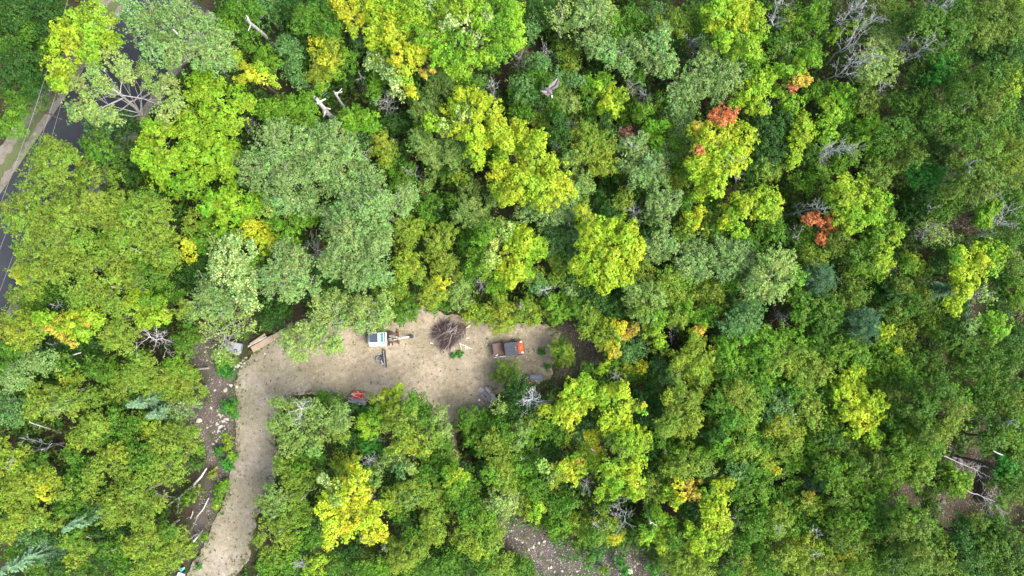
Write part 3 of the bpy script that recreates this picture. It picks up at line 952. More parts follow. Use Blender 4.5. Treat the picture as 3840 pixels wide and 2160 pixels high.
O 8 95 | 1230,1400 1420,1360,85 1450,1430,85 1350,1420 1290,1330
BG 1.6 60 | 1680,1340 1720,1370,50 1650,1310,45 1700,1300,40 # low bright green bush at the bend of the driveway
L 3.5 50 | 1700,1260 1750,1280,45 1650,1290,40 1630,1240
>F
L 10 82 | 80,150,82,SLY 160,240 260,210 340,220 300,140 420,190 240,330,80 180,380 380,120 40,80,82,M2
* L 9.5 | 100,70,110 40,20,90
P 13 98 | 250,50 400,40 120,20 330,110 450,110 200,100
P 14 96 | 700,60 800,60 900,50 1000,60 1100,70 840,130 950,130 1050,140 1120,10 680,130 760,110 # tall grey green crown whose top shows a dark forked limb
P 14 94 | 580,180 650,220 740,200 840,240 560,270 660,300 760,290 860,320 600,400 700,380 800,400 930,260 950,330 900,400
P 13.5 94 | 540,470 640,480 740,500 860,480 600,580 720,590 830,570 700,660 560,550 930,430 930,540 850,650 780,680 940,620
Y 9.5 74 | 60,300 30,380 100,350 20,310,70 -30,350,60 90,410,55,M2
P 12.5 94 | 200,450 280,480 150,540 250,580 340,560 120,620 220,660 320,650 100,730 220,760 340,740 420,690 60,650
P2 9 86 | 460,830 560,800 520,880 430,960 540,970 650,830 700,900 640,980 600,1100,80 580,1190,70 560,1140 480,1040 620,1160,60
P2 9.5 84 | 800,830 900,860 980,820 850,920 950,930 760,960 780,880 880,1000,70 800,1010,70
P2 8 84 @260,1100 | 250,1080 350,1040 440,1060 260,1170 340,1200 420,1150 290,1240,55 220,1120,80 380,1100
YO 9 78 | 1120,470 1180,520 1080,540 1150,600 1220,600,78,O 1100,640 1240,660,70,O 1180,560
O 8.5 82 | 1150,260 1100,320 1220,270,82,YO 1180,340 1080,250,70
O 8.5 82 | 1380,300 1330,360 1440,330 1400,400 1340,420,70 1460,280,70
O 8 76 | 1400,500 1460,540 1350,560 1480,600 1340,470 1420,580
YO 8 76 | 1340,690 1290,750 1380,760 1300,820 1400,680,76,Y 1360,830,70,O
O2 7.5 76 | 1520,740 1480,790 1580,740 1540,820 1600,790 1560,690,60
* G 5.5 | 1340,850,80 1450,850,90 1250,680,80 930,1000,60 1560,560,90 1600,650,90
O2 8.5 80 | 1580,130 1660,130 1540,180 1640,210 1600,80 1700,190 1620,160
* G 7.5 | 1700,270,100 1610,290,100 1280,180,90 1330,60,80 1500,60,90 1250,100,90 1580,400,90
* D 6 | 1350,130,120 1450,150,100 1200,150,90 1530,330,100 1520,470,100 520,730,110 480,640,90 1250,450,90 680,750,90 100,860,120 150,940,110 60,980,90
* O2 8 | 1780,60,90
* O 7.5 | 960,700,110 1080,720,100
SLY 10.5 78 | 1720,310,78,L 1820,260 1880,280 1680,390,78,L 1780,400 1660,480,78,L 1740,520 1640,570,75,L 1800,520 1880,420,78,M 1900,560,78,M 1860,620,75,M 1720,610,70,L 1940,330 2000,320,78,M 2060,310,70,M 1970,410,78,M 2040,380,75,M 2130,380,75,M2 1990,490,78,M 2080,480,78,M2 2150,460,70,M2 1960,610,72,M 2020,590,70,M2 1930,690,62,M 2100,390,70,YL 1900,670,65,M2 # lime tree with whitish streaked leaves and a yellow side, beyond the brush pile
* L 7 | 1850,690,80 1780,720,80
YL 5 66 | 1640,905 1700,925,66,O 1600,935,60 1660,965,56,O 1620,870,60,O
YO 5 78 | 1820,870 1880,900 1780,950 1850,1000 1800,1020,60 1900,980 1840,800 1930,930,70 1760,880,65
G 6.5 80 | 985,925,70,O 1060,850 1100,920,72 1150,850 1120,780,80,O 1050,760,80,O 1180,920,55 1080,975,45 1010,850
* BG 0.6 | 1535,1222,32 1490,1234,22
* O 3.2 | 1880,1385,125
>G
P 9.5 92 | 200,100 300,80 400,60 420,150 100,160 240,180 340,170 450,60 330,20,80
* G2 7.5 | 320,400,100 350,340,90 290,300,90 180,700,100 460,480,80
* O 7.5 | 350,540,90 310,500,80 340,640,100 160,630,100 520,90,80
P 7.5 68 | 470,360,70,G2 440,340 500,330 490,400,60,G2
M 12.5 88 | 560,230,80 700,260 820,270 900,280 600,340 720,360 850,370 930,410 540,460 660,480 780,470 900,500 500,570 620,590 740,580 850,600 800,650,75 690,720,55 570,650,65,YL 960,430,65 540,180,60 520,140,50 590,200,70 740,680,60 520,520,70 680,420,80,YL # rounded lone lime crown beside grey green trees, directly beyond the brush pile
* D 7 | 660,90,130 740,130,110 640,810,130 760,860,110 430,240,90 560,760,100 1650,800,110 1620,880,100 1180,900,100 1050,300,90 450,640,100 1530,480,80 1250,150,100
* O 8.5 | 850,60,110 980,600,110 1200,640,100 1130,700,100
P 9.5 88 | 1100,60 1180,100 1080,140 1150,200,75 1210,50 1120,0
YL 8.5 52 | 1390,180,55,Y 1420,130,50,Y 1360,220 1410,230,50,Y 1330,200
* G 8 | 1480,90,110 1550,300,100 1330,60,100 1860,260,120 1800,380,90 1330,330,90
* O 7.5 | 1470,280,100 1300,300,80 1500,190,80
M 10.5 74 | 1640,180,74,YL 1700,150,74,YL 1760,100 1620,230,65 1700,260,70,M2 1740,300,60,M2 1800,60 1880,60,74,YL 1900,130 1860,20,74,YL 1720,60,70 1620,130,50,Y 1950,90,74,YL 1990,140,70,YL 1960,30,74,YL 1940,180,55,YL 1990,60,65,Y
P 8.5 86 | 1080,380 1160,380 1060,470 1140,470 1200,420 1110,330
P 8.5 86 | 1330,420 1400,400 1320,500 1400,520 1460,470 1300,570 1390,600 1440,570
P 9 90 | 1600,430 1700,440 1640,520 1740,500 1800,560 1560,520 1620,590 1780,440 1540,430
P2 11 92 | 1850,600 1880,700 1790,720,80 1840,780 1980,480 2080,480 1980,600 2080,580 2010,700 2120,640,92,L 1990,760 1960,520 2040,540
* L 7.5 | 1620,640,90 1680,690,80 1230,580,70 1300,690,80
* O 7.5 | 1470,660,110 1530,740,110 1430,740,100 1240,760,90
O2 9 90 | 980,740 1060,770 920,780 1000,830 1080,860 940,880 1020,920 900,720,80 1110,790,70 1000,900,80,O 1100,930,75,L
O 8 88 | 1200,810 1280,880,88,L 1240,930,80 1300,810 1330,900,75,L 1260,980,70
O 7.5 86 | 1480,870 1540,850 1450,950,80,L 1520,930,80,L 1400,930,75
G 7 100 | 560,880,100,O 600,930,90,O 520,930,85 480,860,80
P 7 80 | 460,750 500,780 430,720,70
L 6 90 | 350,860 420,880 300,830 380,800 340,920 410,830 300,900,70,O # rounded bush like light green tree at the end of the yard
YO 5 88 | 150,870 100,900,80,O 60,880,80,O 170,940,75 40,940,80,O 110,840,75,O
* L 4 | 690,960,90
YO 7 68 | 800,1010,68,Y 700,1080 780,1080 860,1060,68,RO 920,1030,52,RO 660,1130 740,1150 780,1210,55,RO 760,1180,60,Y 640,1080 720,1020 # orange yellow tree by the bare earth past the utility vehicle
* O 6.5 | 600,980,110 560,1040,90
YL 7.5 52 | 1060,1040 1100,1060 1130,1120 1090,1170 1160,1190,48,O 1020,1060,45 1110,1010,45
Y 7.5 46 | 1400,1035,50,RO 1370,1070 1430,1050,50,RO 1450,1010,42
YO 9 78 @1300,1330 | 1420,1150 1380,1200 1450,1250 1340,1260 1500,1260 1260,1280 1400,1340 1500,1350 1250,1380,75,O2 1540,1230,60 1350,1400 1450,1410 1530,1310,60 1380,1110,55 # olive yellow tree with visible pale forked limbs past the orange yellow tree
* G2 6 | 1000,1090,90 970,1190,90 880,1170,90 1100,1310,90 1180,1400,90 870,1230,80
O 3.5 70 | 380,1200 420,1250 350,1250,70,G 330,1180 400,1150,65,G 440,1210,60 390,1290,55 # round olive bush on the bare earth just past the utility vehicle
* YO 5 | 860,1310,110
YL 5 48 | 680,1320 660,1360,42 700,1290,40
Y 5 40 | 990,1340 970,1320 1005,1310,35
* G 5 | 560,1330,60 760,1290,90 1040,1390,100 920,1390,90
G2 10 98 | 1750,900 1820,880 1700,980 1800,980,98,G2 1850,1060,98,L 1720,1070,98,L 1650,1020,90 1780,1060,90,L
L 9.5 104 | 1600,1200 1700,1180 1650,1300 1720,1400,104,G 1620,1390 1560,1290,80,G
G 9.5 104 | 1800,1200,104,L 1880,1150 1780,1300,104,L 1880,1280 1850,1400 1920,1380,104,L 1920,1080
* BG 0.7 | 222,1205,30 272,1318,20
>H
YL 10.5 88 | 560,60 660,50 740,80 560,170 640,160,88,M2 740,160,88,M2 820,100,80,M2 840,50,80,M2 680,240,75 600,240,75 800,190,70,M2 520,100,75,L 640,-50,80,YL 560,-80,75 700,-40,75 500,-10,70
R 8 44 | 320,210 390,220 460,200 440,280 520,285,40 400,330 425,375,36 480,240 290,195,32 360,180 # rust red leafy tree, the reddest crown of the wood
* G 7.5 | 60,230,110 50,310,110 270,420,90 1350,80,120 1440,50,110 1320,150,100 900,90,100
* L 7 | 300,330,90 340,410,80 910,170,90
* D 7 | 1130,120,140 1100,210,100 1200,40,120 480,560,120 170,330,90 900,720,100 860,800,100 1300,480,110 1020,660,80 1400,400,90 1750,660,90 1750,800,100
* O 8 | 300,450,110 370,510,100 560,330,110 500,410,110 580,440,90 650,700,120 720,760,110 640,810,100 1880,540,110 1850,460,90 960,890,110
L 8.5 80 | 900,290 960,320,75,YL 830,330 870,240 980,280,60
L 9.5 86 | 720,480 700,560 780,420 820,540,80,YL 880,460,86,YL 900,520,75,YL 800,600,75 760,520 660,470,80,G
YL 8.5 62 | 1080,540,62,L 1060,570,58,L 1130,520 1040,520,55,L 1100,500
* YO 7.5 | 1170,580,80 1180,770,90 1230,960,90 1270,1050,85 1080,1040,100 1060,1110,80
C 9.5 105 | 390,640 440,600,80 350,600,80 450,670,75 380,700,85 320,660,80 # blue green needle tree, the roundest of the bluish ones
C 9.5 90 | 1300,740 1280,680,80 1340,720,75 1370,760,65 1270,780,75 1330,800,65 1400,750,40 1230,700,70,G2 # bluish needle tree pressed against the tall lime maple by the ravine wood
C 10 100 | 740,1000 700,950,90 780,960,85 700,1040,85 770,1050,80 650,1000,85 680,1080,60 790,1010,60 # bluish green needle tree standing above bright mid green crowns
G 9 95 | 340,820 450,780 260,860 380,900 500,880,95,L 420,840,95,L 240,800,80
G 9 95 | 560,830 300,960 420,1000 500,960,90 380,960 580,920,90 250,930,80
* G 8.5 | 1000,830,110 1080,870,100 1140,840,90 940,960,90
O 8.5 88 | 930,740,88,D 1030,720 1050,780,88,YO 980,700,80 960,790,80,D
M 10.5 80 | 1480,480 1580,450 1680,430,80,M2 1740,470,70,M2 1620,530 1540,570 1460,600 1440,660,75 1500,680 1560,630 1700,560,70,M2 1490,750,65 1400,850,58 1430,880,52 1370,830,52 1510,760,60 1660,480 1420,500,60,L 1780,450,55,M2 # tall lime maple with an arm stretched downwards, nearest the needle tree pressed to it
M3 8.5 66 | 1620,170 1680,160 1640,220 1700,120 1660,90 1600,220,55
K 7 80 | 1480,230 1530,260 1430,210 1520,190 1560,290 # bare purplish brown twiggy tree next to the yellow green one
* K 5 | 1200,860,70 1190,1090,80 1880,950,90
* G 9 | 1850,150,120 1880,300,120 1820,380,100 1780,60,110 1900,60,110
PS 8 78 | 1250,340 1300,290 1200,300 1330,350 1240,250 1380,330
L 8.5 66 | 1880,700 1850,780 1900,830 1910,720 1940,780,60
M3 10.5 80 | 1600,1000,80,P2 1680,980 1740,1020 1660,1080,78,L 1760,980,70 1580,1060,75,P 1540,1020,60,P 1700,1090,70,L
N 9 105 | 1450,1100 1420,1200 1500,1160 1430,1010,90 1480,1250,80 1390,1120,80 1530,1090,75
PS 8 65 | 1650,770 1600,800 1690,790 1620,740
M2 8.5 50 | 880,1050,50,M 870,1120 920,1040,48,M 960,1060,60,O 850,1040 900,1090,45,M
Y 8.5 32 | 990,1190 970,1205 1005,1215
L 8.5 90 | 900,1170 840,1210 950,1150,70,O 880,1240
L 10 104 | 120,1100 220,1120 100,1220,104,O 240,1230,104,O 180,1320,104,YO 60,1310,100,O 20,1180,90
O 10 104 | 320,1300 350,1390 260,1390 400,1350,90 300,1240,90,L
G 9.5 104 | 420,1150 500,1150,104,L 560,1080 480,1260,104,L 400,1080 350,1160 540,1200,95,L
L 9.5 100 | 620,1180 580,1280 680,1200,100,L 660,1120,90,G 720,1260,80
M 9 58 | 650,1350 590,1400 700,1360 560,1445 680,1320 640,1400 530,1460,50 # small bright yellow green tree above the lone yellow maple
YL 8 58 | 920,1330 880,1330 960,1320,42 930,1290,45
* L 8.5 | 780,1300,110 1000,1290,100 1060,1390,110 850,1410,100 740,1440,90
* G 8.5 | 1180,1350,120 1300,1400,110 960,1410,100 1150,1250,90 1290,1270,90
* G 9.5 | 1560,1340,120 1700,1340,120 1600,1240,110 1820,1330,120 1850,1240,110 1700,1220,100
* D 7 | 1900,1080,120 1800,930,100 1800,1120,90 1850,620,90
* BG 4 | 1480,870,70
>I
C 8 100 @160,170 | 60,150,90,G2 150,200,100,G2 50,240,90,G2 120,260,80,G2
O 9 94 | 260,100 230,200,70,YO 320,150 240,20,70
O 9 94 | 480,120 600,80 560,190,80 680,110,80 380,60,80 420,190,75,O2
* YO 6 | 360,250,50
O 6.5 98 | 820,60 950,60 1050,40 890,0,80
O 6 95 | 1270,50 1400,60,90 1340,0,90 1530,50,55
PS 5.5 90 | 1400,190,90,P 1330,250,85,P 1300,170,70,PS 1230,210,60 1440,170,50,PS # thin greyish tree with radiating twigs beside the white boulder
O 8.5 96 | 640,340 740,280 720,360 580,420,80,YO 680,440,85
* G 8 | 850,250,100 800,400,110 940,390,110 1000,300,90 520,540,110 250,620,110 560,720,110 560,880,110 450,960,110 1020,520,100 1060,600,100 1240,1130,90 640,640,100
O 7.5 92 | 1130,340,92,YO 1200,360 1300,350 1400,370 1150,480,98 1280,460 1400,470,85 1040,270,70
O 8.5 96 | 900,540,96,YO 760,600 900,620 840,520,85,YO 690,650,80
O 8 98 | 1160,620 1290,600 1080,700 1230,720 1350,690,85 1150,560
O 8.5 102 | 950,740 900,850 820,920 960,940 840,1000 1000,1010,85 1000,800 # wide olive crown among trees between the driveway and pointed spruce
YO 9 104 | 80,540 60,640 20,480,80 130,620,90,O
YO 9 104 | 240,740 120,780 60,880 340,690,80 420,730,70,Y 220,880,100,O 200,820 330,820,80,Y # yellowish tree with pale limbs near the edge, above the largest spruce
* O 8.5 | 450,820,100 640,800,100 690,740,90 380,1040,100 260,1010,100 1180,900,80 1080,880,100 1100,1030,85
* YO 8 | 60,1060,110 140,1000,110 20,1150,100
* G2 6 | 180,1150,130 90,1200,100
* D 6 | 330,1120,100 740,1150,130 890,1120,100 640,900,80 430,1170,100 720,1380,100 420,1390,110 620,980,100 1010,120,60 900,140,70
G 7.5 100 | 600,1200 520,1180,90,O 660,1230,80,O 560,1130,80
O 8 100 | 1000,1200,100,YO 1090,1130 1180,1150 1000,1260,90,YO 1120,1250 1050,1190
O 6.5 100 | 1350,1120,80 1280,1220 1400,1230,80 1320,1330 1200,1350,100,YO 1330,1365,50,YO 1230,1280 1430,1290,60
* O 7 | 1050,1390,110 1150,1440,80
YO 6.5 62 | 560,1290 520,1350 640,1260 700,1250,50 600,1340,60
* G 6.5 | 860,1280,110 900,1390,110 60,1300,80 260,1440,90 640,1430,90 780,1250,80
BG 1.8 55 | 1715,150,60 1750,230,48 1690,190,48 1735,190,50,L # low bright green bush with rusty specks beside the driveway
* BG 1.3 | 1700,610,55 1650,510,45 1500,1380,26
* L 1.8 | 1655,800,60 1680,770,50 1640,880,45 1530,1160,40 1760,560,40
* M3 1.8 | 1500,505,45 1420,860,60 1740,540,30
* YO 1.5 | 1700,420,55 1620,920,40 1720,480,45 1600,690,45
K 1.2 40 | 1640,710,40,K 1620,690,30,K # low reddish brown dead weed patch by the driveway
>J
O2 9 92 | 180,160 300,180 420,170 250,280 380,300 520,240 200,400 330,420 460,420 560,360 230,500 420,500 130,300,70 # grey olive tree filling the inner corner of driveway and yard
O2 8.5 85 | 600,180 640,300 660,200,70 600,290 640,400,70,O
* G 3 | 605,132,75 530,100,55 480,85,40
YL 7.5 66 | 1010,60 960,100,66,YO 1060,110 1000,180 920,170,66,O 880,110,50,O 1070,40,50 # yellow green tree reaching over the yard beside the lumber heap
M3 7.5 68 | 830,270,68,M2 870,320 800,300,68,M2 900,260 820,350,65,M2 840,380,55
BG 5.5 66 | 860,430 830,490 900,470 800,450,50 880,400
* BG 3 | 812,215,62
O 9.5 98 | 1080,240 1180,200 1280,260,98,G 1000,300 1100,340 1240,340 1150,150,85,G 1020,220,85
O 9 90 | 1100,430,75,YO 1200,420,75,YO 1040,480,75,YO 1160,490,72,YO 1350,300 1400,370,85,O2 1330,420 1380,240,85,O2 1270,480,80,YO 1430,330,60,O2
* G 7 | 1250,190,90 1220,130,80 1280,540,110 1400,520,90 1380,590,80 1440,460,60
* K 6 | 930,400,80
O2 8 92 | 1080,580 1150,630,80 1000,560,80 1080,650,70,G2
* YO 6.5 | 650,620,110 720,600,90 850,760,80
* D 5.5 | 690,430,110 650,530,100 960,640,90 1000,760,80 900,560,80 450,600,80 730,180,50 330,1220,110 450,990,80 700,1330,110 1150,1050,120 400,1100,80
* O2 7 | 880,690,95
YB 11.5 78 | 770,700 620,790 750,790 540,860 660,870 790,860,78,Y 520,950 640,970 760,960,78,Y 880,900 900,980 560,1050 700,1060,78,Y 820,1050 900,1090 580,1120 700,1130 540,1180,65 850,1150,75,Y 550,1225,48 500,730,52,SL 610,770,50,SLY 600,900,70,SLY 720,640,50,Y 920,1150,55,Y 740,750,60,SLY # brightest golden yellow maple of the wood
* G 6.5 | 300,560,110 450,560,100 120,1330,110 200,1390,100 620,1380,110 780,1420,100 400,1180,110 1080,980,100
O 7.5 95 | 200,620 350,620,90,L 260,720 380,720 310,640,85,L
O 7.5 95 | 120,820,90,O2 280,840 320,930 90,920,95,O2 230,960 180,900,90,O2 30,880,70,O2
O 7.5 102 | 80,1080 200,1150 310,1090,80,L 120,1270 330,1000,85 30,1180,80 220,1060
* L 6.5 | 260,1280,110 60,1400,100 960,1420,80 900,1410,110
* YL 6.5 | 440,1380,100
O 7.5 95 | 1150,780 1060,830,90 1220,850 1320,830 1250,760,80 1150,860,90,O2
YO 7 80 | 1000,860 1100,890 960,900,65,YL 1050,920,70
O 7 85 | 1340,950 1400,900 1280,920,75
* G 7 | 1260,690,100 1340,670,110 1480,900,100 1180,1150,110 1600,750,110 1640,940,100 1560,970,90
L 8.5 68 | 1480,690,68,YL 1450,740,68,YL 1520,760 1480,820 1430,690,60 1540,700,62,YL 1500,640,55 # neat round yellow green tree between the golden maple and slab of concrete
* O 6 | 1590,830,100 1420,990,80
YO 7.5 70 | 1320,1040 1290,1110 1380,1090,70,O 1360,1160 1280,1010,60,O 1330,1000,60,O 1310,1160,50
YO 7.5 98 | 1050,1260,98,O 1150,1280,98,O 1050,1370,70 1250,1270,80,O 1120,1350,75
O 8.5 92 | 1600,1060,92,L 1700,1040,92,L 1560,1130 1680,1130,92,L 1780,1110 1620,1190,75,YO 1750,1200 1560,1210,70,YO 1690,1240,80,YL 1820,1150,70 1660,1260,70,YO
G 5.5 84 | 1580,320 1680,290 1700,380 1620,400 1560,250,70 1640,230,70 1690,300,50,L 1640,420,70
* O 7 | 1810,430,100 1880,480,110 1740,470,90
* G 6.5 | 1800,320,110 1880,380,90 1700,500,70 1200,1400,100 1350,1400,90 1500,1420,100 1480,1330,120 1580,290,60
* G 3.5 | 1722,240,62 1790,255,62
PS 6 60 @1840,270 | 1840,190,60,O2 1790,180 1880,160,60,O2 1830,140
O 7.5 104 | 1800,620 1870,600 1820,720 1900,760 1760,680,80,L 1860,680,80,YO
P2 7 92 | 1850,860 1880,940 1800,900 1900,860
* O 7 | 1480,560,80
* D 6 | 1720,650,80 1620,1320,130 1430,1300,90 1560,640,60
* G 7.5 | 1750,1330,120 1700,1410,110
* O 7.5 | 1860,1390,110
>K
* D 6.5 | 60,60,130 40,190,120 180,220,100 1050,100,130 1040,230,130 1130,170,110 1100,540,120 960,290,90 1640,640,90 520,340,80 300,520,100 1560,1390,110 1080,680,100 1440,800,80 1350,960,90
M 10 78 | 420,60 520,50,78,M2 600,90,78,M2 460,150 560,180 380,180 280,200,60,YB 440,250,70,YB 420,300,55,YB 350,250,70 580,30,78,M2 240,220,50,Y 500,230,65 540,-20,70,M2 450,-10,65 # yellow lime maple beyond the star shaped bare tree
M 10.5 72 | 720,60 800,60 700,150,72,M2 840,50 900,140 820,210 740,320,68 790,270 720,280 980,190,42,YL 680,90,65,M2 860,180 990,160,30,Y
M2 10.5 84 | 880,330,80,M 1000,360,46,YL 960,440,70,YL 860,430 760,420,80,O 930,510 840,500,80,O 940,600,84,M 820,590,84,M3 740,640,75 880,660,84,M 700,720,70 820,740 940,720,80,M 760,800,70 900,800 960,840,50,YL 660,850,55,YL 1040,400,34,YL 1010,470,40,YL
* Y 8 | 620,400,80
YL 8 62 | 560,520,60,YO 620,560 660,600 580,600 640,520,50,Y 540,490,50,YO
Y 9 62 | 470,570,62,YL 420,620 500,640,62,YL 460,700 270,640,62,SLY 320,680,62,SLY 240,610,50,SLY 320,740,55,YO 380,700,62,YO 380,630,60,YL 520,590,40,RO 480,610,40,RO
* G 6.5 | 360,380,110 140,600,100 190,800,100 330,890,110 430,900,100 620,1150,100 1230,480,120 1130,430,120 1330,460,100 1420,420,100
* L 6 | 240,350,100 130,420,80 60,720,120 130,760,100 40,610,100
YO 7 82 | 60,360,80,O2 60,440,80,O2 30,520,80,O 90,330,70,O2
* O 7 | 420,400,100 150,300,100 700,1050,110 1200,590,100
P 6.5 68 | 550,380 540,450 520,420 560,330,60,G2
* O2 5 | 60,860,110
YO 5.5 66 | 130,900,66,YL 180,950,66,YL 90,930 160,1000,60,YL 210,920,60 130,960
L 5 85 | 330,1000 300,1080,75 400,1050,80 350,930,80,G 360,1100,60
YO 4.8 70 | 490,1040 520,1100 470,1100,70,O 550,1140,60,O 460,1020,60 530,1020,60,O 560,1090,55,O
YO 5.5 62 | 750,1150,62,Y 780,1180,55,Y 690,1180,60,O 820,1130,60,O 730,1100,65,O 780,1090,60,O
O 10.5 94 | 1180,100,80,YO 1250,60,80,O 1320,120 1200,200 1290,230 1360,190,80 1380,290,75,YO 1200,300 1300,330,90,YO 1150,360,90 1250,270
* YO 8.5 | 1440,30,80 1410,90,60
O 8.5 100 | 1310,560 1280,650 1380,620 1440,540,90,L 1250,560,90,L 1220,650,80
* O2 7.5 | 1530,660,110 1480,640,90
G 10.5 110 | 1620,80,105,O 1720,60,105,O 1820,120,105,O 1580,180 1700,180,105,O 1800,220,105,O 1860,60 1660,280 1780,280,100,O 1600,300,90 1540,110,80
G 9.5 94 | 1650,420,94,O 1700,480,90,YO 1760,400 1580,420,94,L 1640,530 1540,400,94,D 1560,500,85,L 1760,490,75,O
YO 8.5 62 | 1850,500 1890,570 1860,610 1920,540 1930,620
G 9 105 | 1750,640,105,G2 1700,740 1800,730 1850,820,95,L 1750,820 1680,660,90,G2 1820,640,90
* G 8 | 1900,460,110 1880,360,100 1900,250,110 1900,720,100
Y 8.5 50 | 1200,820,55,YL 1250,750,50,Y 1310,770,46,RO 1240,890,50,YL 1180,850,50,YL 1350,820,40,RO 1400,850,42,RO 1380,800,40,RO 1270,850,46 1330,740,40,YO 1410,730,36,RO 1230,930,35 # golden and orange boughed small tree beside the narrow lime maple
M 9.5 68 | 1600,780 1640,750,60 1540,810 1580,880 1500,830,60,M3 1540,940 1500,960 1600,990,62 1520,1020 1570,1070,62,Y 1620,1060,55 1500,1060 1600,830 1490,880,60 # narrow lime maple standing upright near the stony patch
M2 8.5 76 | 1380,1120 1420,1180,76,M 1350,1100,65 1450,1150 1400,1230,70,M 1540,1180,70,YL 1600,1180,60,O 1500,1260,70 1560,1240,60,O
* O 7 | 1080,830,110 1140,790,90 1050,760,80
L 7.5 74 | 1090,1010 1140,1060,74,YL 1040,1090 1180,1120 1100,1150,74,YL 1020,1150,70,YL 1200,1060,65 1120,1220,65,YL
* G 8 | 1760,1010,120 1830,1080,110 1900,1000,110 1780,1170,110 1880,1170,110 1720,1250,100 1240,1190,80
O 7.5 104 | 1300,1330 1400,1390 1200,1300,85 1340,1410 1480,1370,90 1260,1390
* YO 7 | 1830,1390,110 1790,1340,70
* G 7.5 | 1900,1320,100 1680,1420,90
* G 4.5 | 60,1400,130 110,1440,90
* BG 2 | 1080,1390,75 860,1440,60 820,1350,60 660,1290,60
* L 1.6 | 550,1200,50 600,1310,45 700,1410,45 480,1230,40
>L
* L 8.5 | 30,60,100 470,180,100 500,300,90 60,10,90
P 9 104 | 60,150,104,G2 110,190 20,250,90,G2 100,90,90,G2 150,260,80
O 9.5 108 | 260,60,108,G 300,160 340,240 240,140 200,40,90,G
* G 8.5 | 400,80,110 480,400,90
M 10.5 80 | 500,40,80,M2 600,60 700,60 780,100 860,150 900,180,65 640,180 740,180,80,YB 620,250,75 700,300,78,YB 800,260 660,350,60 770,350,65,M2 830,400,60,M2 800,440,55,M2 560,100,75 860,230,60 700,240,75,YB 470,60,55,M3 750,130 # lone bright yellow maple among deep green crowns towards the ravine
YO 9.5 84 | 130,320 60,330 200,380 150,300,70 210,460,75,O 100,300,70 190,430,75,O
* O 8 | 100,480,130 640,520,110
* L 7.5 | 230,560,130 340,450,120 330,570,110 380,380,90
G2 9.5 106 | 520,430 460,350 420,420,90 540,360,90
O 9 95 | 560,500 640,470 700,510 620,550,85,YO 720,460,80
* O2 10 | 930,60,110 990,110,90
* G 9.5 | 980,220,120 1000,320,110 930,300,100 900,400,90
G 13 112 | 1150,170 1250,100 1350,80 1400,170,105,O 1480,200,100,O 1300,240,105,O2 1200,280 1350,320,100,O2 1400,280,95,YO 1200,380,100,O2 1300,400,95,YO 1120,230,100,G2 1260,470,90,L 1180,70,100 1420,100,95,L 1240,180,105,G2 # broad dark green tree with a light olive flank overhanging the ravine
L 10.5 110 | 1110,450 1050,420 930,470,110,O 880,530,105,O 1000,500 1150,540,90
L 11.5 104 | 1000,620 1100,620 1180,660,95,YO 950,700 1050,700 1140,720,95,O 1030,560 1200,600,80
L 8.5 94 | 1330,660 1420,700,94,M3 1300,750,94,G 1460,760,85,M3 1500,720,65,M3 1380,800,80 1280,680,90,G 1390,740 # light green tree lying between the two grey fallen trees of the ravine
L 10.5 104 | 480,640 600,640 520,740 440,720,90,G 560,690 420,620,85,O
L 10.5 104 | 700,620,104,O 780,700 640,760 740,780,104,O 680,690 820,620,95,O
G 10.5 104 | 560,850,104,O 680,860,104,L 820,820,90,L 620,920,90,L 780,880,90,L
C 7 65 | 370,720 340,780,62 400,800,58 350,690,50 390,760,55 # small blue green needle tree at the foot of yellow green crowns
YL 7.5 46 | 20,640,46,Y 70,660,40,Y -10,690
* G 7 | 200,860,120 90,910,120 250,980,110 420,1030,110 350,1080,110 200,1080,110 130,650,90 190,740,80
YO 8 84 | 300,880,84,O 400,960 350,930,84,O 330,840,45,RO 390,900,70
YO 8.5 104 | 80,1000,104,O 60,1070,104,O 20,960,90 140,1060,90,O
L 10.5 106 | 650,960 780,960 700,1060 820,1050,95 600,1060 740,1010
L 10.5 104 | 650,1160 760,1170,104,O 550,1120,95,O 600,1220,90,O 700,1230,90,O
G 13.5 112 | 960,990 1060,1000,105,L 920,1060 1000,1080,112,O 1150,1070,105,O 1250,1120,100,L 1100,1160,105,O 1200,1200,100,O 1300,1200,95,O 1350,1280,90,YO 1180,1290,105,O 1260,1300,100,O 1300,1380,90,O 1400,1360,85,O 1150,1380,105,O 1050,1080,105,O # tall wide dark green tree with an olive side at the lower end of the ravine
G2 10.5 108 | 1030,1260 950,1180,95,O2 1080,1340 930,1300,95 1000,1370 900,1240,80
YO 8.5 108 | 200,1230 300,1200 100,1330,108,O 250,1330,104,O 180,1300
YO 8.5 104 | 400,1270,104,O 500,1250 560,1280,80 420,1390 550,1370,95 620,1320,70,Y 470,1330 320,1380
* L 9 | 750,1290,120 700,1400,120 830,1250,100
* G 9 | 860,1390,110 870,1310,90 30,1400,100
* G 5.5 | 1220,860,90 1260,960,80 1170,820,60 1200,930,70
* G 10 | 1500,80,120 1600,60,130 1720,80,130 1620,200,130 1850,50,110 1530,190,90 1900,270,100
O 10.5 110 | 1740,220 1860,150,105 1800,140 1850,240,90,O2
G 12 108 | 1700,420 1800,380 1880,340,100,L 1850,470,108,L 1760,480 1900,520 1720,360,90 1680,470,70
G 11 105 | 1800,620,105,BG 1900,620 1780,720 1880,760 1850,680 1760,640,80,BG 1820,790,75
* O2 6 | 1560,1050,80
D 13.5 118 | 1500,1140 1620,1160,118,G 1730,1100,118,G 1450,1200 1580,1250,118,G 1700,1220,118,G 1820,1150,110,G 1500,1300 1650,1330,118,G 1780,1300,115,G 1880,1250 1720,1420 1850,1380,118,G 1560,1380 1600,1080,75,O # darkest broad tree in the corner below the ravine
L 11 84 | 1540,1410,84,L 1480,1430 1600,1440
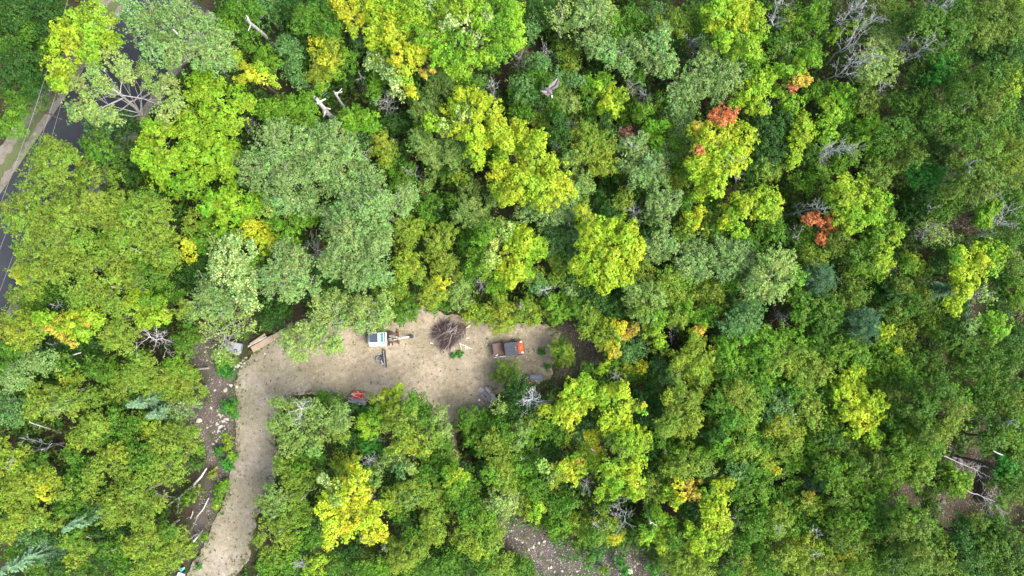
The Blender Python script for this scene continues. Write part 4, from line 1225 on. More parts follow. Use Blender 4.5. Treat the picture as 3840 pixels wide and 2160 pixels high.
* L 2.5 | 1770,900,75
* O 7 | 1880,860,90
* K 1.5 | 1000,840,80
"""
DEAD = """
>A
1890,1000 1885,915 3.2 1.4 12 # grey bare twiggy bush amid lime trees
>B
1010,840 980,760 8 1.7 10 # spiky pale bare tree below the silvery leaved bough
490,705 478,640 5 1.3 10
810,690 798,570 7 0.8 7
1800,775 1790,620 8 1.3 12
1240,1345 1130,1290 7 1.0 6
835,1260 835,1150 8 0.8 7
800,345 750,280 7 0.7 6
>C
265,465 235,380 6.5 1.3 11
910,745 905,630 6.5 1.2 12
1010,765 1000,720 6.5 1.3 10
900,600 880,500 7.5 0.8 6
620,835 600,750 6 0.9 8
430,955 420,930 6 0.8 7
340,1120 330,1080 5 1.0 8
1365,400 1380,290 9 1.3 9
1690,1330 1670,1200 12.5 1.5 12 # feathery pale bare tree against the red topped maple
910,1140 905,1110 9 1.2 9
1050,1270 1040,1220 9.5 1.3 9
1880,875 1920,835 6.5 1.5 9
1240,1040 1270,1005 6.5 1.6 9
200,820 215,795 5 1.0 8
90,480 60,420 6 1.2 10
>D
410,600 830,400 14 2.3 13 # long pale dead tree with the widest spread, lowest of the leaning dead group
480,430 820,130 15 2.3 13
430,250 740,10 14 1.9 12
-10,220 120,-20 14 1.8 10
955,510 1275,300 14 1.8 12
945,415 1095,280 13 1.1 9
790,725 915,630 10 1.2 8
280,1170 630,1110 13 1.9 14
470,1300 440,1150 9 1.5 12
1480,880 1515,810 12 1.0 7
1130,100 1345,10 13.5 1.8 11
1620,1260 1560,1210 12.8 1.4 6
>E
1310,1140 1120,1095 9 2.2 10 # silver grey bare tree with wide boughs nearest the driveway bend
535,860 385,845 8 0.9 8
425,1115 375,1150 7 0.8 8
930,930 925,955 8 1.0 8
>F
440,545 430,370 8.5 1.7 13 # dark grey bare tree between the silvery tree and grey green crowns
1700,705 1690,680 5.5 1.3 9
1425,155 1400,110 6.5 0.6 5
240,1020 230,1005 3.5 0.8 8
>G
245,755 240,735 6 1.6 14 # small starry white bare tree over the yard's bush, beyond the brush pile
60,862 58,858 5.5 0.6 8
930,160 925,145 7.5 1.6 11
430,295 445,225 8 0.8 5
1220,995 1195,985 5.5 1.3 8
1210,1135 1200,1065 6 0.6 5
780,1370 780,1385 5 1.0 11
>H
150,160 450,110 9.5 1.4 13
200,335 235,325 6.5 1.4 10
1265,160 1225,110 8 1.0 7
1700,325 1770,230 9.5 1.9 11
1800,260 1860,130 10 1.6 9
1340,385 1205,280 8 1.4 7
1585,860 1625,760 8 1.3 11
1500,930 1545,965 8.5 1.2 8
50,930 135,955 6.5 1.5 10
1150,1270 1190,1295 6 0.9 7
1000,645 980,560 6.5 0.6 5
1650,20 1740,10 10.5 1.3 9
>I
1490,160 1380,205 3.5 1.7 18 # spray of grey twigs beside the stony strip
500,100 285,150 8 0.8 6
430,230 335,200 8 0.5 5
400,470 140,405 7 1.0 6
165,785 55,590 9 1.0 6
1230,945 1160,840 5.5 0.8 7
655,1300 655,1150 6.8 0.3 4
805,1325 855,1255 6.5 0.4 5
>J
350,190 345,180 9.5 2.1 12 # pale bare boughs rising from the grey olive tree at the driveway's inner corner
870,605 868,560 7 1.3 11
850,865 840,840 6 1.0 8
1060,965 1055,900 6 0.8 6
780,1375 800,1170 9.5 0.8 6
930,1365 965,1245 7.5 0.4 5
320,1405 318,1375 7.5 0.9 12
1175,590 1195,530 7 0.4 4
1600,945 1595,935 5.5 0.9 9
240,815 195,855 7.6 0.3 4
450,780 345,875 8 0.3 4
210,950 115,1010 7.8 0.3 4
250,1030 175,1115 7.8 0.3 4
>K
165,118 162,112 8.5 2.1 16 # white star shaped bare tree near the concrete slabs
300,480 60,580 7 0.4 4
800,840 855,1050 8.5 2.0 11 # grey bare tree with forked boughs over the stony patch
690,960 650,1100 6.5 1.5 9
1340,850 1410,975 7 0.8 6
1690,1065 1690,1010 7 1.6 12
700,600 600,485 9 0.4 4
560,740 550,785 6.5 1.0 8
1150,625 1170,500 7.5 0.3 4
>L
1830,360 1865,300 12.5 1.1 8
120,1130 98,1095 9.5 0.9 9
460,1160 385,1140 11 0.8 6
400,1330 390,1290 9.5 0.9 8
120,800 130,680 8 0.3 4
"""
# broken stems and fallen logs: foot, top, height of the top, radius, branch stubs, birch?
SNAGS = """
>B
590,912 445,735 8.5 0.24 5 1 # thick white birch snag with torn branch stubs
665,810 588,690 7.5 0.13 2 1 # slim grey birch snag beside the thicker white one
95,300 -75,140 10.5 0.16 2 1 # pale broken birch stem near the top edge
>I
400,348 222,285 7.5 0.07 2 0 # slanting pale stem amid green trees near the bluish shrubs
410,462 315,498 7 0.07 2 0 # crooked pale stem beside the slanting one
>K
1010,900 1045,1052 7.8 0.09 2 1 # white bare leaning stem between olive crowns and narrow lime maple
>L
1935,600 1700,510 12.5 0.07 1 0 # thin grey stem crossing dark green crowns near the ravine
"""
LOGS = """
>E
610,1212 375,1256 6.0 0.055 # slender white stem hung up among trees below the orange mottled maple
>I
1560,635 1380,835 0.8 0.12 # forked white birch log lying by the driveway
1385,830 1268,915 0.7 0.09
1530,1105 1290,1330 0.6 0.10 # single curved white birch log at the lower driveway edge
1575,860 1480,1008 0.3 0.06 # thin pale stick on the stony strip
1455,960 1435,1020 0.25 0.05 # short pale stick on the stony strip
>K
1900,1240 1680,1365 1.0 0.15 # grey fallen log beneath the trees past the narrow lime maple
"""
# ---------------------------------------------------------------- grow the wood
LANDMARKS = [("brush pile", 1680, 1250), ("orange vehicle", 1905, 1308), ("white excavator", 1412, 1272), ("red wheelbarrow", 1345, 1478), ("concrete slabs", 1818, 1480),
             ("paved road", 170, 560), ("white boulder", 742, 1575), ("flying bird", 2062, 335), ("red topped maple", 2730, 500), ("rust red tree", 3085, 850),
             ("golden maple", 1300, 1900), ("silvery tree", 880, 1020), ("thick birch snag", 1220, 410), ("pink shrub", 2347, 497), ("peach boughed tree", 2990, 290),
             ("starry white tree", 2003, 1497), ("leaning dead trees", 3180, 220), ("silver streaked tree", 1750, 130), ("lone yellow maple", 3240, 1540),
             ("stretched lime maple", 3640, 1000), ("widest golden crown", 2000, 600), ("largest spruce", 130, 2080), ("forked birch log", 690, 1840), ("curved birch log", 670, 2060),
             ("stony patch", 2180, 2090), ("fallen grey trees", 3640, 1800), ("round blue needle tree", 3080, 1040), ("narrow lime maple", 2710, 1920), ("rounded lime crown", 2290, 930),
             ("darkest broad tree", 3680, 2060), ("grey bin", 870, 1295), ("orange mottled maple", 250, 1230), ("pair of spruces", 560, 1520)]
HUE_NAME = {'M': 'bright yellow green', 'M2': 'lime', 'M3': 'fresh lime green', 'Y': 'golden yellow', 'YB': 'golden', 'YO': 'olive yellow', 'L': 'mid green', 'YL': 'yellow green',
            'P': 'grey green', 'P2': 'pale grey green', 'O': 'olive green', 'O2': 'greyish olive', 'G': 'leaf green', 'G2': 'bluish green', 'D': 'dark green', 'N': 'dark feathery',
            'C': 'blue green', 'K': 'brownish twiggy', 'BG': 'vivid green', 'PS': 'thin pale leaved', 'SL': 'silvery', 'SLY': 'silvery lime', 'R': 'red', 'PK': 'pink', 'S': 'spruce', 'W': 'bare grey'}
PLACED = []          # (object, photo px, hue name, noun)
ORD = ["", "second", "third", "fourth", "fifth", "sixth", "seventh", "eighth", "ninth", "tenth", "eleventh", "twelfth"]


def px_of(tile, x, y):
    return TILE[tile][0] + x / 2.0125, TILE[tile][1] + y / 2.0125


def rows(text):
    tile = None
    for line in text.strip().splitlines():
        line = line.strip()
        if not line: continue
        if line[0] == '>': tile = line[1]; continue
        label = None
        if '#' in line: line, label = (s.strip() for s in line.split('#'))
        yield tile, line, label


VIGNETTE_KIND = {'G': 'GD', 'L': 'LD', 'O': 'OD', 'O2': 'OD', 'N': 'GD', 'YO': 'YOD', 'G2': 'GD'}  # right-hand crowns swap to kinds with vignette shade in their colour


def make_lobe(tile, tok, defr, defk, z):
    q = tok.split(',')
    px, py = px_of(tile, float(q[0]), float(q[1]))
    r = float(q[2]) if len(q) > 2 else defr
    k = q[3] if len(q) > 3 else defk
    if tile in 'DHL' and k in VIGNETTE_KIND and px > 3080: k = VIGNETTE_KIND[k]
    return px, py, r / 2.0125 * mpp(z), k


def grow_wood():
    for tile, line, label in rows(WOOD):
        head, body = (s.strip() for s in line.split('|'))
        h_ = head.split()
        each = h_[0] == '*'
        if each: h_ = h_[1:]
        kind, h = h_[0], float(h_[1])
        foot = None; defr = 90.0
        for t in h_[2:]:
            if t[0] == '@': foot = tuple(float(q) for q in t[1:].split(','))
            else: defr = float(t)
        toks = body.split()
        batches = [[t] for t in toks] if each else [toks]
        for bt in batches:
            lob, pxs = [], []
            hh = h * RNG.uniform(0.88, 1.08) if each else h
            if len(bt) == 1:
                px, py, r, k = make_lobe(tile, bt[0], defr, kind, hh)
                zc = max(hh - r * 0.7, 0.3)
                c = at(px, py, zc)
                r = min(r * 0.93, hh * 0.75)
                lob = sub_lobes(c, r, k, RNG); pxs = [(px, py)]
                kd = k
            else:
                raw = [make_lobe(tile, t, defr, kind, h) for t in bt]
                mx = np.mean([q[0] for q in raw]); my = np.mean([q[1] for q in raw])
                far = max(math.hypot(q[0] - mx, q[1] - my) for q in raw) + 1
                for px, py, r, k in raw:
                    e = math.hypot(px - mx, py - my) / far
                    z = hh - r * 0.7 - 0.18 * far * mpp(h) * e ** 2 - RNG.uniform(0, 0.16) * hh
                    z = max(z, 0.25 * r + .2)
                    c = at(px, py, z)
                    near = seg_dist(np.array([c[0]]), np.array([c[1]]), DRIVE + DRIVE[:1])[0] < 4.5
                    rr = r * (0.92 if near else 1.02)
                    lob.append((c[0], c[1], c[2], rr * 0.86, k))
                    for _ in range(2):          # ragged edge: small side lobes
                        a = RNG.uniform(0, 2 * pi)
                        lob.append((c[0] + rr * .62 * cos(a), c[1] + rr * .62 * sin(a), max(.2, c[2] - rr * RNG.uniform(0.2, 0.9)), rr * RNG.uniform(.42, .6), k))
                    pxs.append((px, py))
                kd = kind
            if foot: b = at(*px_of(tile, *foot), 1.0)
            else: b = np.mean([[l[0], l[1]] for l in lob], 0)
            T = dict(kind=kd, h=hh, lobes=lob, base=(b[0], b[1]))
            T['area'] = sum(l[3] ** 2 for l in lob) if len(bt) > 1 else 1.6 * r * r
            T['px'] = np.mean(pxs, 0); T['label'] = label; T['solo'] = len(bt) == 1; T['foot'] = foot is not None
            TREES.append(T)
            continue


def plant_wood():
    """The trees that show largest become things; the many small crowns wedged between them are one mass."""
    def off(T):
        x, y = T['px']
        return not (-40 < x < 3880 and -40 < y < 2200)
    order = sorted(TREES, key=lambda T: (T['label'] is None and T['h'] >= 4.2, off(T), -T['area']))
    keep, rest = order[:MAX_TREES], order[MAX_TREES:]
    for T in keep:
        hh, kd = T['h'], T['kind']
        bush = hh < 4.2
        needle = kd == 'C'
        noun = "bush" if bush else "needle tree" if needle else "tree"
        if needle and T['label'] and 'pressed' in T['label']:
            c0 = at(*T['px'], .6 * hh)
            o = conifer(np.array([c0[0], c0[1], -.2]), np.array([c0[0], c0[1], hh]), hh, 1.1 + .35 * (hh > 8) + .2 * (hh > 9.7), kd, RNG, "needle_tree")
        else:
            o = build_tree(T, noun.replace(" ", "_"), RNG)
        tag(o, T['label'], "bush" if bush else "tree", "bushes round the yard" if bush else "bluish needle trees" if needle else "leafy trees of the wood")
        PLACED.append([o, T['px'], HUE_NAME.get(kd, 'green'), noun, T['label']])
    lobes = [l for T in rest for l in T['lobes']]
    v, f, c = leaves_on(lobes, RNG, 0.72)
    tag(link("understorey", np_mesh("understorey", v, f, 3, colour=c), LEAF), "small leafy crowns wedged between the larger trees", "understorey", kind="stuff")


MAX_TREES = 300
TREES = []


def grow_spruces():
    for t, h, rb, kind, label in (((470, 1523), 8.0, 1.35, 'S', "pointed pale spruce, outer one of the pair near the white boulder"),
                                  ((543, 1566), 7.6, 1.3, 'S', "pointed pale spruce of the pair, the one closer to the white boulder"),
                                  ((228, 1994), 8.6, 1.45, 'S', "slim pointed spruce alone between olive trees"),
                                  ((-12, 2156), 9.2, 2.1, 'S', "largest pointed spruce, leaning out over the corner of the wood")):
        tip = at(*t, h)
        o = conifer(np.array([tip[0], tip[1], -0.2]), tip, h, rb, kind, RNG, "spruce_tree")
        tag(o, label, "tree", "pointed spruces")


def grow_dead():
    for tile, line, label in rows(DEAD):
        q = line.split()
        b = px_of(tile, *(float(v) for v in q[0].split(',')))
        t = px_of(tile, *(float(v) for v in q[1].split(',')))
        h, sp, nb = float(q[2]), float(q[3]), int(q[4])
        zb = 0.3 * h if h > 4 else 0.0           # the lower stem stands hidden among leaves
        pb, pt = at(*b, zb), at(*t, h)
        foot = pb + (pb - pt) * (zb + 0.3) / (h - zb)
        ax = pt - foot
        lim = 0.35 * h
        hx = math.hypot(ax[0], ax[1])
        if hx > lim: foot[:2] = pt[:2] - ax[:2] / hx * lim
        dark = tile == 'F' and h == 8.5
        sweep = tile == 'D' and hx > 1.5
        o = dead_tree(foot, pt, sp * 0.85, nb + 3, RNG, "dead_tree", r0=0.006 * h + 0.012, mat=BARK_GREY if dark else BARK_WHITE if label and ('white' in label or 'silver grey' in label or 'pale bare boughs' in label) else BARK_DEAD, sweep=sweep)
        tag(o, label, "dead tree", "bare dead trees")
        PLACED.append([o, np.array(t), 'bare grey', 'dead tree', label])


def fallen_trees():
    for b, t, z0, z1, sp, nb, label in (((3625, 1838), (3735, 1882), .5, 1.4, 2.2, 12, "grey fallen tree sprawling over the lower end of the ravine"),
                                        ((3532, 1706), (3668, 1768), .5, 1.0, 1.5, 14, "grey fallen tree with fine twigs over the ravine ledges")):
        o = dead_tree(at(*b, z0), at(*t, z1), sp, nb, RNG, "fallen_tree", r0=0.07)
        tag(o, label, "fallen tree", "fallen trees in the ravine")


def snags_and_logs():
    for tile, line, label in rows(SNAGS):
        q = line.split()
        b = px_of(tile, *(float(v) for v in q[0].split(','))); t = px_of(tile, *(float(v) for v in q[1].split(',')))
        h, r, stubs, birch = float(q[2]), float(q[3]), int(q[4]), q[5] == '1'
        zb = 0.25 * h
        pb, pt = at(*b, zb), at(*t, h)
        foot = pb + (pb - pt) * (zb + 0.2) / (h - zb)
        root = empty("tree_snag", foot)
        mat = BIRCH if birch else BARK_DEAD
        pts = curve_pts(foot, pt, 8, 0.004, RNG)
        tb = Tubes(); tb.add(pts, r * np.array([1.25, 1.1, 1.05, 1, .95, .9, .8, .62]), 8 if r > .1 else 6); tb.build("trunk", mat, root, foot)
        ax = (pt - foot) / np.linalg.norm(pt - foot)
        for i in range(stubs):
            p = pts[0] + (pts[-1] - pts[0]) * RNG.uniform(0.55, 0.97)
            d = RNG.normal(0, 1, 3); d -= ax * d.dot(ax); d /= np.linalg.norm(d); d = d * .85 + ax * .35
            L = RNG.uniform(0.35, 1.0) if r > .1 else RNG.uniform(.3, .8)
            e = p + d * L
            tb = Tubes(); tb.add(curve_pts(p, e, 4, .06, RNG), np.linspace(r * .5, r * .28, 4), 6)
            if r > .2: tb.add(curve_pts(p + d * L * .6, p + d * L * .6 + RNG.normal(0, .25, 3), 3, .05, RNG), np.linspace(r * .3, r * .16, 3), 5)
            tb.build("branch_stub", mat, root, foot)
        tag(root, label, "tree snag", "broken and bare stems")
    prev = None
    for tile, line, label in rows(LOGS):
        q = line.split()
        b = px_of(tile, *(float(v) for v in q[0].split(','))); t = px_of(tile, *(float(v) for v in q[1].split(',')))
        z, r = float(q[2]), float(q[3])
        p0, p1 = at(*b, z + .1), at(*t, z)
        if label is None:                          # second limb of the forked log
            tb = Tubes(); tb.add(curve_pts(p0, p1, 6, .02, RNG), np.linspace(r, r * .6, 6), 7); tb.build("limb", BIRCH, prev, prev.location)
            e = at(*px_of(tile, 1340, 975), .5)
            tb = Tubes(); tb.add(curve_pts(at(*px_of(tile, 1352, 862), .75), e, 5, .03, RNG), np.linspace(.07, .03, 5), 6); tb.build("limb", BIRCH, prev, prev.location)
            continue
        root = empty("fallen_log", p0)
        pts = curve_pts(p0, p1, 9, 0.006, RNG, 0.0)
        L = np.linalg.norm(p1 - p0)
        nrm = np.array([-(p1 - p0)[1], (p1 - p0)[0], 0]) / L
        pts += nrm[None] * (np.sin(np.linspace(0, pi, 9)) * L * 0.05)[:, None]
        tb = Tubes(); tb.add(pts, np.linspace(r * .55 if r > .09 else r, r * .8, 9) + r * .35 * np.sin(np.linspace(0, pi, 9)), 7)
        tb.build("trunk", BIRCH if tile == 'I' and r > .08 else BARK_DEAD, root, p0)
        for i in range(2 if r > .08 else 1):
            p = pts[int(RNG.integers(3, 8))]
            d = RNG.normal(0, .4, 3) + (p1 - p0) / L; d[2] = abs(d[2]) * .4
            tb = Tubes(); tb.add(curve_pts(p, p + d * RNG.uniform(.5, 1.2), 4, .05, RNG), np.linspace(r * .4, .015, 4), 5); tb.build("branch", BARK_DEAD, root, p0)
        tag(root, label, "log", "fallen logs and sticks")
        prev = root


def label_wood():
    pts = np.array([(x, y) for _, x, y in LANDMARKS], float)
    sets = {}
    for e in PLACED:
        o, m, hue, noun, label = e
        if label: continue
        d = np.hypot(*(pts - m).T)
        a = int(np.argmin(np.where(d < 25, 1e9, d)))
        v = (m - pts[a]) / (np.linalg.norm(m - pts[a]) + 1e-9)
        w = pts - pts[a]
        ln = np.linalg.norm(w, axis=1) + 1e-9
        cs = (w @ v) / ln
        cs[a] = -2
        best, bs = None, -9
        for i in range(len(pts)):
            if i == a: continue
            s = cs[i] - ln[i] / 6000.0
            if s > bs: best, bs = i, s
        ok = cs[best] > 0.5
        key = (hue, noun, a, best if ok else -1)
        sets.setdefault(key, []).append((d[a], e))
    for (hue, noun, a, b), mem in sets.items():
        mem.sort(key=lambda t: t[0])
        for i, (_, e) in enumerate(mem):
            A = LANDMARKS[a][0]; tail = f"towards the {LANDMARKS[b][0]}" if b >= 0 else "facing the outer edge"
            if len(mem) == 1: s = f"{hue} {noun} near the {A} {tail}"
            else: s = f"{(ORD[i] + ' ') if i else 'first '}{hue} {noun} from the {A} {tail}"
            e[0]["label"] = s


grow_wood()
plant_wood()
grow_spruces()
grow_dead()
fallen_trees()
snags_and_logs()
label_wood()

# ---------------------------------------------------------------- low growth nobody could count
STYLE['under'] = (0.38, 0.29, 0.23, 95, 0.55, 0.12, 0.5)
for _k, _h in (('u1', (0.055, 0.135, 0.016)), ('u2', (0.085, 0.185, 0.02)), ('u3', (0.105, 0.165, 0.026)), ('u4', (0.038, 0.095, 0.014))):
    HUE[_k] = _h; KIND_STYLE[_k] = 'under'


STYLE['weed'] = (0.10, 0.085, 0.05, 520, 0.7, 0.2, 0.6)
for _k, _h in (('w1', (0.10, 0.17, 0.03)), ('w2', (0.15, 0.18, 0.045)), ('w3', (0.07, 0.17, 0.025)), ('w4', (0.11, 0.115, 0.045))):
    HUE[_k] = _h; KIND_STYLE[_k] = 'weed'

KEEP_CLEAR = [at(742, 1576), at(755, 1565), at(680, 2145), at(690, 2130), at(1342, 1503), at(1815, 1490), at(870, 1300), at(640, 1850), at(690, 1790)]


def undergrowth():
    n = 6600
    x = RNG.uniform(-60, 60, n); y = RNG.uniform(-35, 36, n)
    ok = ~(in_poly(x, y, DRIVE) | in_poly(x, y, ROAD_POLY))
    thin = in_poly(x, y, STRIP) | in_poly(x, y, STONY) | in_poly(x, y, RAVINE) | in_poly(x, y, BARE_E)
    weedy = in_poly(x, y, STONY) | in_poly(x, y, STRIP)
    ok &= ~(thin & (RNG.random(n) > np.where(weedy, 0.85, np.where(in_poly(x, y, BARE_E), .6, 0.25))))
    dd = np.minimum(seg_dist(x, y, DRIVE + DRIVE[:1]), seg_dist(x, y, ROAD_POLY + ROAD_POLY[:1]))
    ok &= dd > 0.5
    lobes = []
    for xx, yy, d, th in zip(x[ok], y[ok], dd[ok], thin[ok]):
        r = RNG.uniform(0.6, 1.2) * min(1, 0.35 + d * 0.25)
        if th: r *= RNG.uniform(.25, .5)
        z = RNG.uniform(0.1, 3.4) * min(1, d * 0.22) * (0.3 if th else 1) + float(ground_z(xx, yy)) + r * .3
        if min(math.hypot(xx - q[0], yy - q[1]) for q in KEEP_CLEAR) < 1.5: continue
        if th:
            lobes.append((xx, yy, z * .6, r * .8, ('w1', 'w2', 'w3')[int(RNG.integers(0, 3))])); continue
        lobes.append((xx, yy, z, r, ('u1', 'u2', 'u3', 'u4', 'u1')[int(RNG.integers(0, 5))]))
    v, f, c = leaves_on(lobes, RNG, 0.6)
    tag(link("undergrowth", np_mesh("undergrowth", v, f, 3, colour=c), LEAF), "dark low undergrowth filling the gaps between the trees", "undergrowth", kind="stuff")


def outer_wood():
    n = 1500
    x = RNG.uniform(-75, 75, n * 3); y = RNG.uniform(-48, 50, n * 3)
    ok = ((np.abs(x) > 57) | (y > 35) | (y < -34.5)) & ~in_poly(x, y, ROAD_POLY)
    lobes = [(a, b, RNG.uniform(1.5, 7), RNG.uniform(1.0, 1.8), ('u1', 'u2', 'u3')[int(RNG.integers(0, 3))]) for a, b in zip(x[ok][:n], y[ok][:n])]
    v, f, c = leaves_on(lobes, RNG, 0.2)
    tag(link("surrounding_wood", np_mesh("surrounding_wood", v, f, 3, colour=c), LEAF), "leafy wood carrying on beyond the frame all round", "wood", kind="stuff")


def grass_blades():
    """Dry tufts over the yard, thicker along its rim."""
    bx = [p[0] for p in DRIVE]; by = [p[1] for p in DRIVE]
    n = 16000
    x = RNG.uniform(min(bx), max(bx), n); y = RNG.uniform(min(by), max(by), n)
    ins = in_poly(x, y, DRIVE)
    d = seg_dist(x, y, DRIVE + DRIVE[:1])
    patch = np.sin(x * .55 + 1.2) * np.sin(y * .8 + .3) + .5 * np.sin(x * 1.7 + y * 1.1)
    keep = ins & ((d < 0.5) | ((patch > 0.2) & (RNG.random(n) < np.clip(patch, 0, 1) * .9)) | (RNG.random(n) < .04))
    V, C = [], []
    for xx, yy, dd in zip(x[keep], y[keep], d[keep]):
        nb = int(RNG.integers(4, 9))
        tuft = RNG.uniform(.05, .16)
        green = RNG.random()
        base = np.array([xx, yy, 0.0])
        for _ in range(nb):
            a = RNG.uniform(0, 2 * pi); L = RNG.uniform(.03, .10)
            p = base + np.array([cos(a), sin(a), 0]) * RNG.uniform(0, tuft)
            q = np.array([-sin(a), cos(a), 0]) * 0.008
            tip = p + np.array([cos(a) * L * .8, sin(a) * L * .8, L * .55])
            V += [p - q, p + q, tip + q * .3, tip - q * .3]
            C.append(np.array([.17, .165, .07]) * (1 - green) + np.array([.10, .14, .04]) * green)
    V = np.array(V); k = len(V) // 4
    C = np.array(C) * RNG.uniform(.75, 1.25, (k, 1))
    tag(link("grass", np_mesh("grass", V, np.arange(k * 4).reshape(k, 4), 4, colour=C), LEAF), "thin dry grass tufts on the sandy yard", "grass", kind="stuff")


def edge_weeds():
    """Low weeds creeping over the rim of yard and driveway and through the stones beside it."""
    lobes = []
    pts = DRIVE_EDGE
    for i in range(len(pts)):
        for _ in range(2):
            if RNG.random() < 0.42: continue
            p = pts[i] + RNG.normal(0, 0.33, 2)
            r = RNG.uniform(.08, .28)
            lobes.append((p[0], p[1], r * .35, r, ('w1', 'w2', 'w3', 'w2')[int(RNG.integers(0, 4))]))
    n = 0
    while n < 300:                            # small dark weeds dotted over the dirt
        p = np.array([RNG.uniform(-45, 8), RNG.uniform(-33, 0)])
        if not in_poly([p[0]], [p[1]], DRIVE)[0]: continue
        n += 1
        r = RNG.uniform(.025, .06) + .09 * RNG.random() ** 4
        lobes.append((p[0], p[1], r * .3, r, ('w1', 'w4', 'w4', 'w3')[int(RNG.integers(0, 4))]))
    v, f, c = leaves_on(lobes, RNG, 1.0)
    tag(link("weeds", np_mesh("weeds", v, f, 3, colour=c), LEAF), "small weeds creeping over the rim of the yard and driveway", "weeds", kind="stuff")


undergrowth()
edge_weeds()
outer_wood()
grass_blades()
# ---------------------------------------------------------------- machines and things on the yard
WHITE = plain("white_paint", (0.70, 0.70, 0.68), 0.4, 0.05, 4, dirt=(0.45, 0.42, 0.36), dirt_amt=0.3)
TEAL = plain("teal_paint", (0.20, 0.50, 0.44), 0.4, 0.08, 4)
BLACK = plain("black_steel", (0.03, 0.03, 0.033), 0.55, 0.3, 6, dirt=(0.2, 0.17, 0.13), dirt_amt=0.25)
RUBBER = plain("rubber", (0.035, 0.035, 0.036), 0.85, 0.3, 8, dirt=(0.22, 0.19, 0.15), dirt_amt=0.45)
RUST = plain("rusty_steel", (0.16, 0.075, 0.045), 0.8, 0.35, 6, dirt=(0.24, 0.15, 0.10), dirt_amt=0.5, bmp=.01)
STEEL = plain("worn_steel", (0.42, 0.43, 0.43), 0.4, 0.2, 6, metal=0.6)
ORANGE = plain("orange_plastic", (0.66, 0.10, 0.022), 0.35, 0.06, 4, dirt=(0.6, 0.3, 0.18), dirt_amt=.3)
GREYROOF = plain("charcoal_plastic", (0.030, 0.037, 0.048), 0.5, 0.15, 5, dirt=(0.12, 0.12, 0.12), dirt_amt=.3)
BEDMAT = plain("dusty_brown_mat", (0.125, 0.080, 0.062), 0.85, 0.2, 3, dirt=(0.15, 0.115, 0.095), dirt_amt=.4)
PALEWOOD = plain("new_lumber", (0.50, 0.39, 0.26), 0.8, 0.15, 3, bmp=.005)
TANWOOD = plain("tan_lumber", (0.29, 0.225, 0.155), 0.85, 0.2, 2, bmp=.005)
OLDWOOD = plain("weathered_lumber", (0.33, 0.33, 0.32), 0.85, 0.4, 3, bmp=.01)
CUTWOOD = plain("fresh_cut_wood", (0.72, 0.62, 0.48), 0.8, 0.12, 4)
CONCRETE = plain("concrete", (0.31, 0.30, 0.285), 0.9, 0.15, 5, dirt=(0.22, 0.19, 0.17), dirt_amt=.4, bmp=.006)
CONCRETE2 = plain("brown_stained_concrete", (0.22, 0.195, 0.18), 0.9, 0.2, 4, dirt=(0.16, 0.13, 0.11), dirt_amt=.5, bmp=.006)
STONE = plain("pale_limestone", (0.42, 0.39, 0.34), 0.9, 0.22, 2, dirt=(0.28, 0.24, 0.19), dirt_amt=.5, bmp=.02)
GREYSTONE = plain("grey_limestone", (0.13, 0.13, 0.13), 0.9, 0.35, 2, dirt=(0.06, 0.065, 0.05), dirt_amt=.7, bmp=.03)
RED = plain("red_plastic", (0.62, 0.05, 0.075), 0.4, 0.12, 4, dirt=(0.6, 0.3, 0.3), dirt_amt=.3)
DARKRED = plain("dark_red_steel", (0.33, 0.03, 0.03), 0.5, 0.15, 4)
BLUE = plain("blue_hose_plastic", (0.05, 0.15, 0.42), 0.4, 0.1, 4)
SKYBLUE = plain("sky_blue_plastic", (0.06, 0.36, 0.62), 0.35, 0.1, 4)
BLUEGREY = plain("blue_grey_plastic", (0.16, 0.19, 0.23), 0.5, 0.15, 5, dirt=(0.26, 0.26, 0.26), dirt_amt=.4)
LIGHTGREY = plain("light_grey_plastic", (0.25, 0.265, 0.29), 0.5, 0.08, 3, dirt=(0.3, 0.29, 0.27), dirt_amt=.3)
LAMP = plain("clear_headlight", (0.85, 0.85, 0.86), 0.15, 0.03, 4)
SALMON = plain("faded_orange_rag", (0.72, 0.33, 0.22), 0.8, 0.1, 6)
TWIG_A = plain("purplish_brush", (0.105, 0.070, 0.062), 0.9, 0.3, 5)
TWIG_B = plain("grey_brush", (0.25, 0.215, 0.20), 0.9, 0.25, 5)
CABLE = plain("grey_wire", (0.22, 0.22, 0.22), 0.5, 0.05, 4)


def glass(name, c, rough=0.08):
    m, nt, b = new_mat(name)
    b.inputs["Base Color"].default_value = (*c, 1)
    b.inputs["Roughness"].default_value = rough
    b.inputs["Specular IOR Level"].default_value = 0.6
    b.inputs["Coat Weight"].default_value = 0.3
    return m


DARKGLASS = glass("tinted_roof_glass", (0.045, 0.055, 0.07), 0.2)
TEALGLASS = glass("green_tinted_glass", (0.07, 0.24, 0.22), 0.15)
PALEGLASS = glass("pale_skylight", (0.52, 0.70, 0.68), 0.25)


def P0(px, py, z=0.0):
    p = at(px, py, z)
    return (float(p[0]), float(p[1]), 0.0)


def bar(name, pts, r, mat, parent, sides=6):
    tb = Tubes(); tb.add(pts, r, sides)
    return tb.build(name, mat, parent)


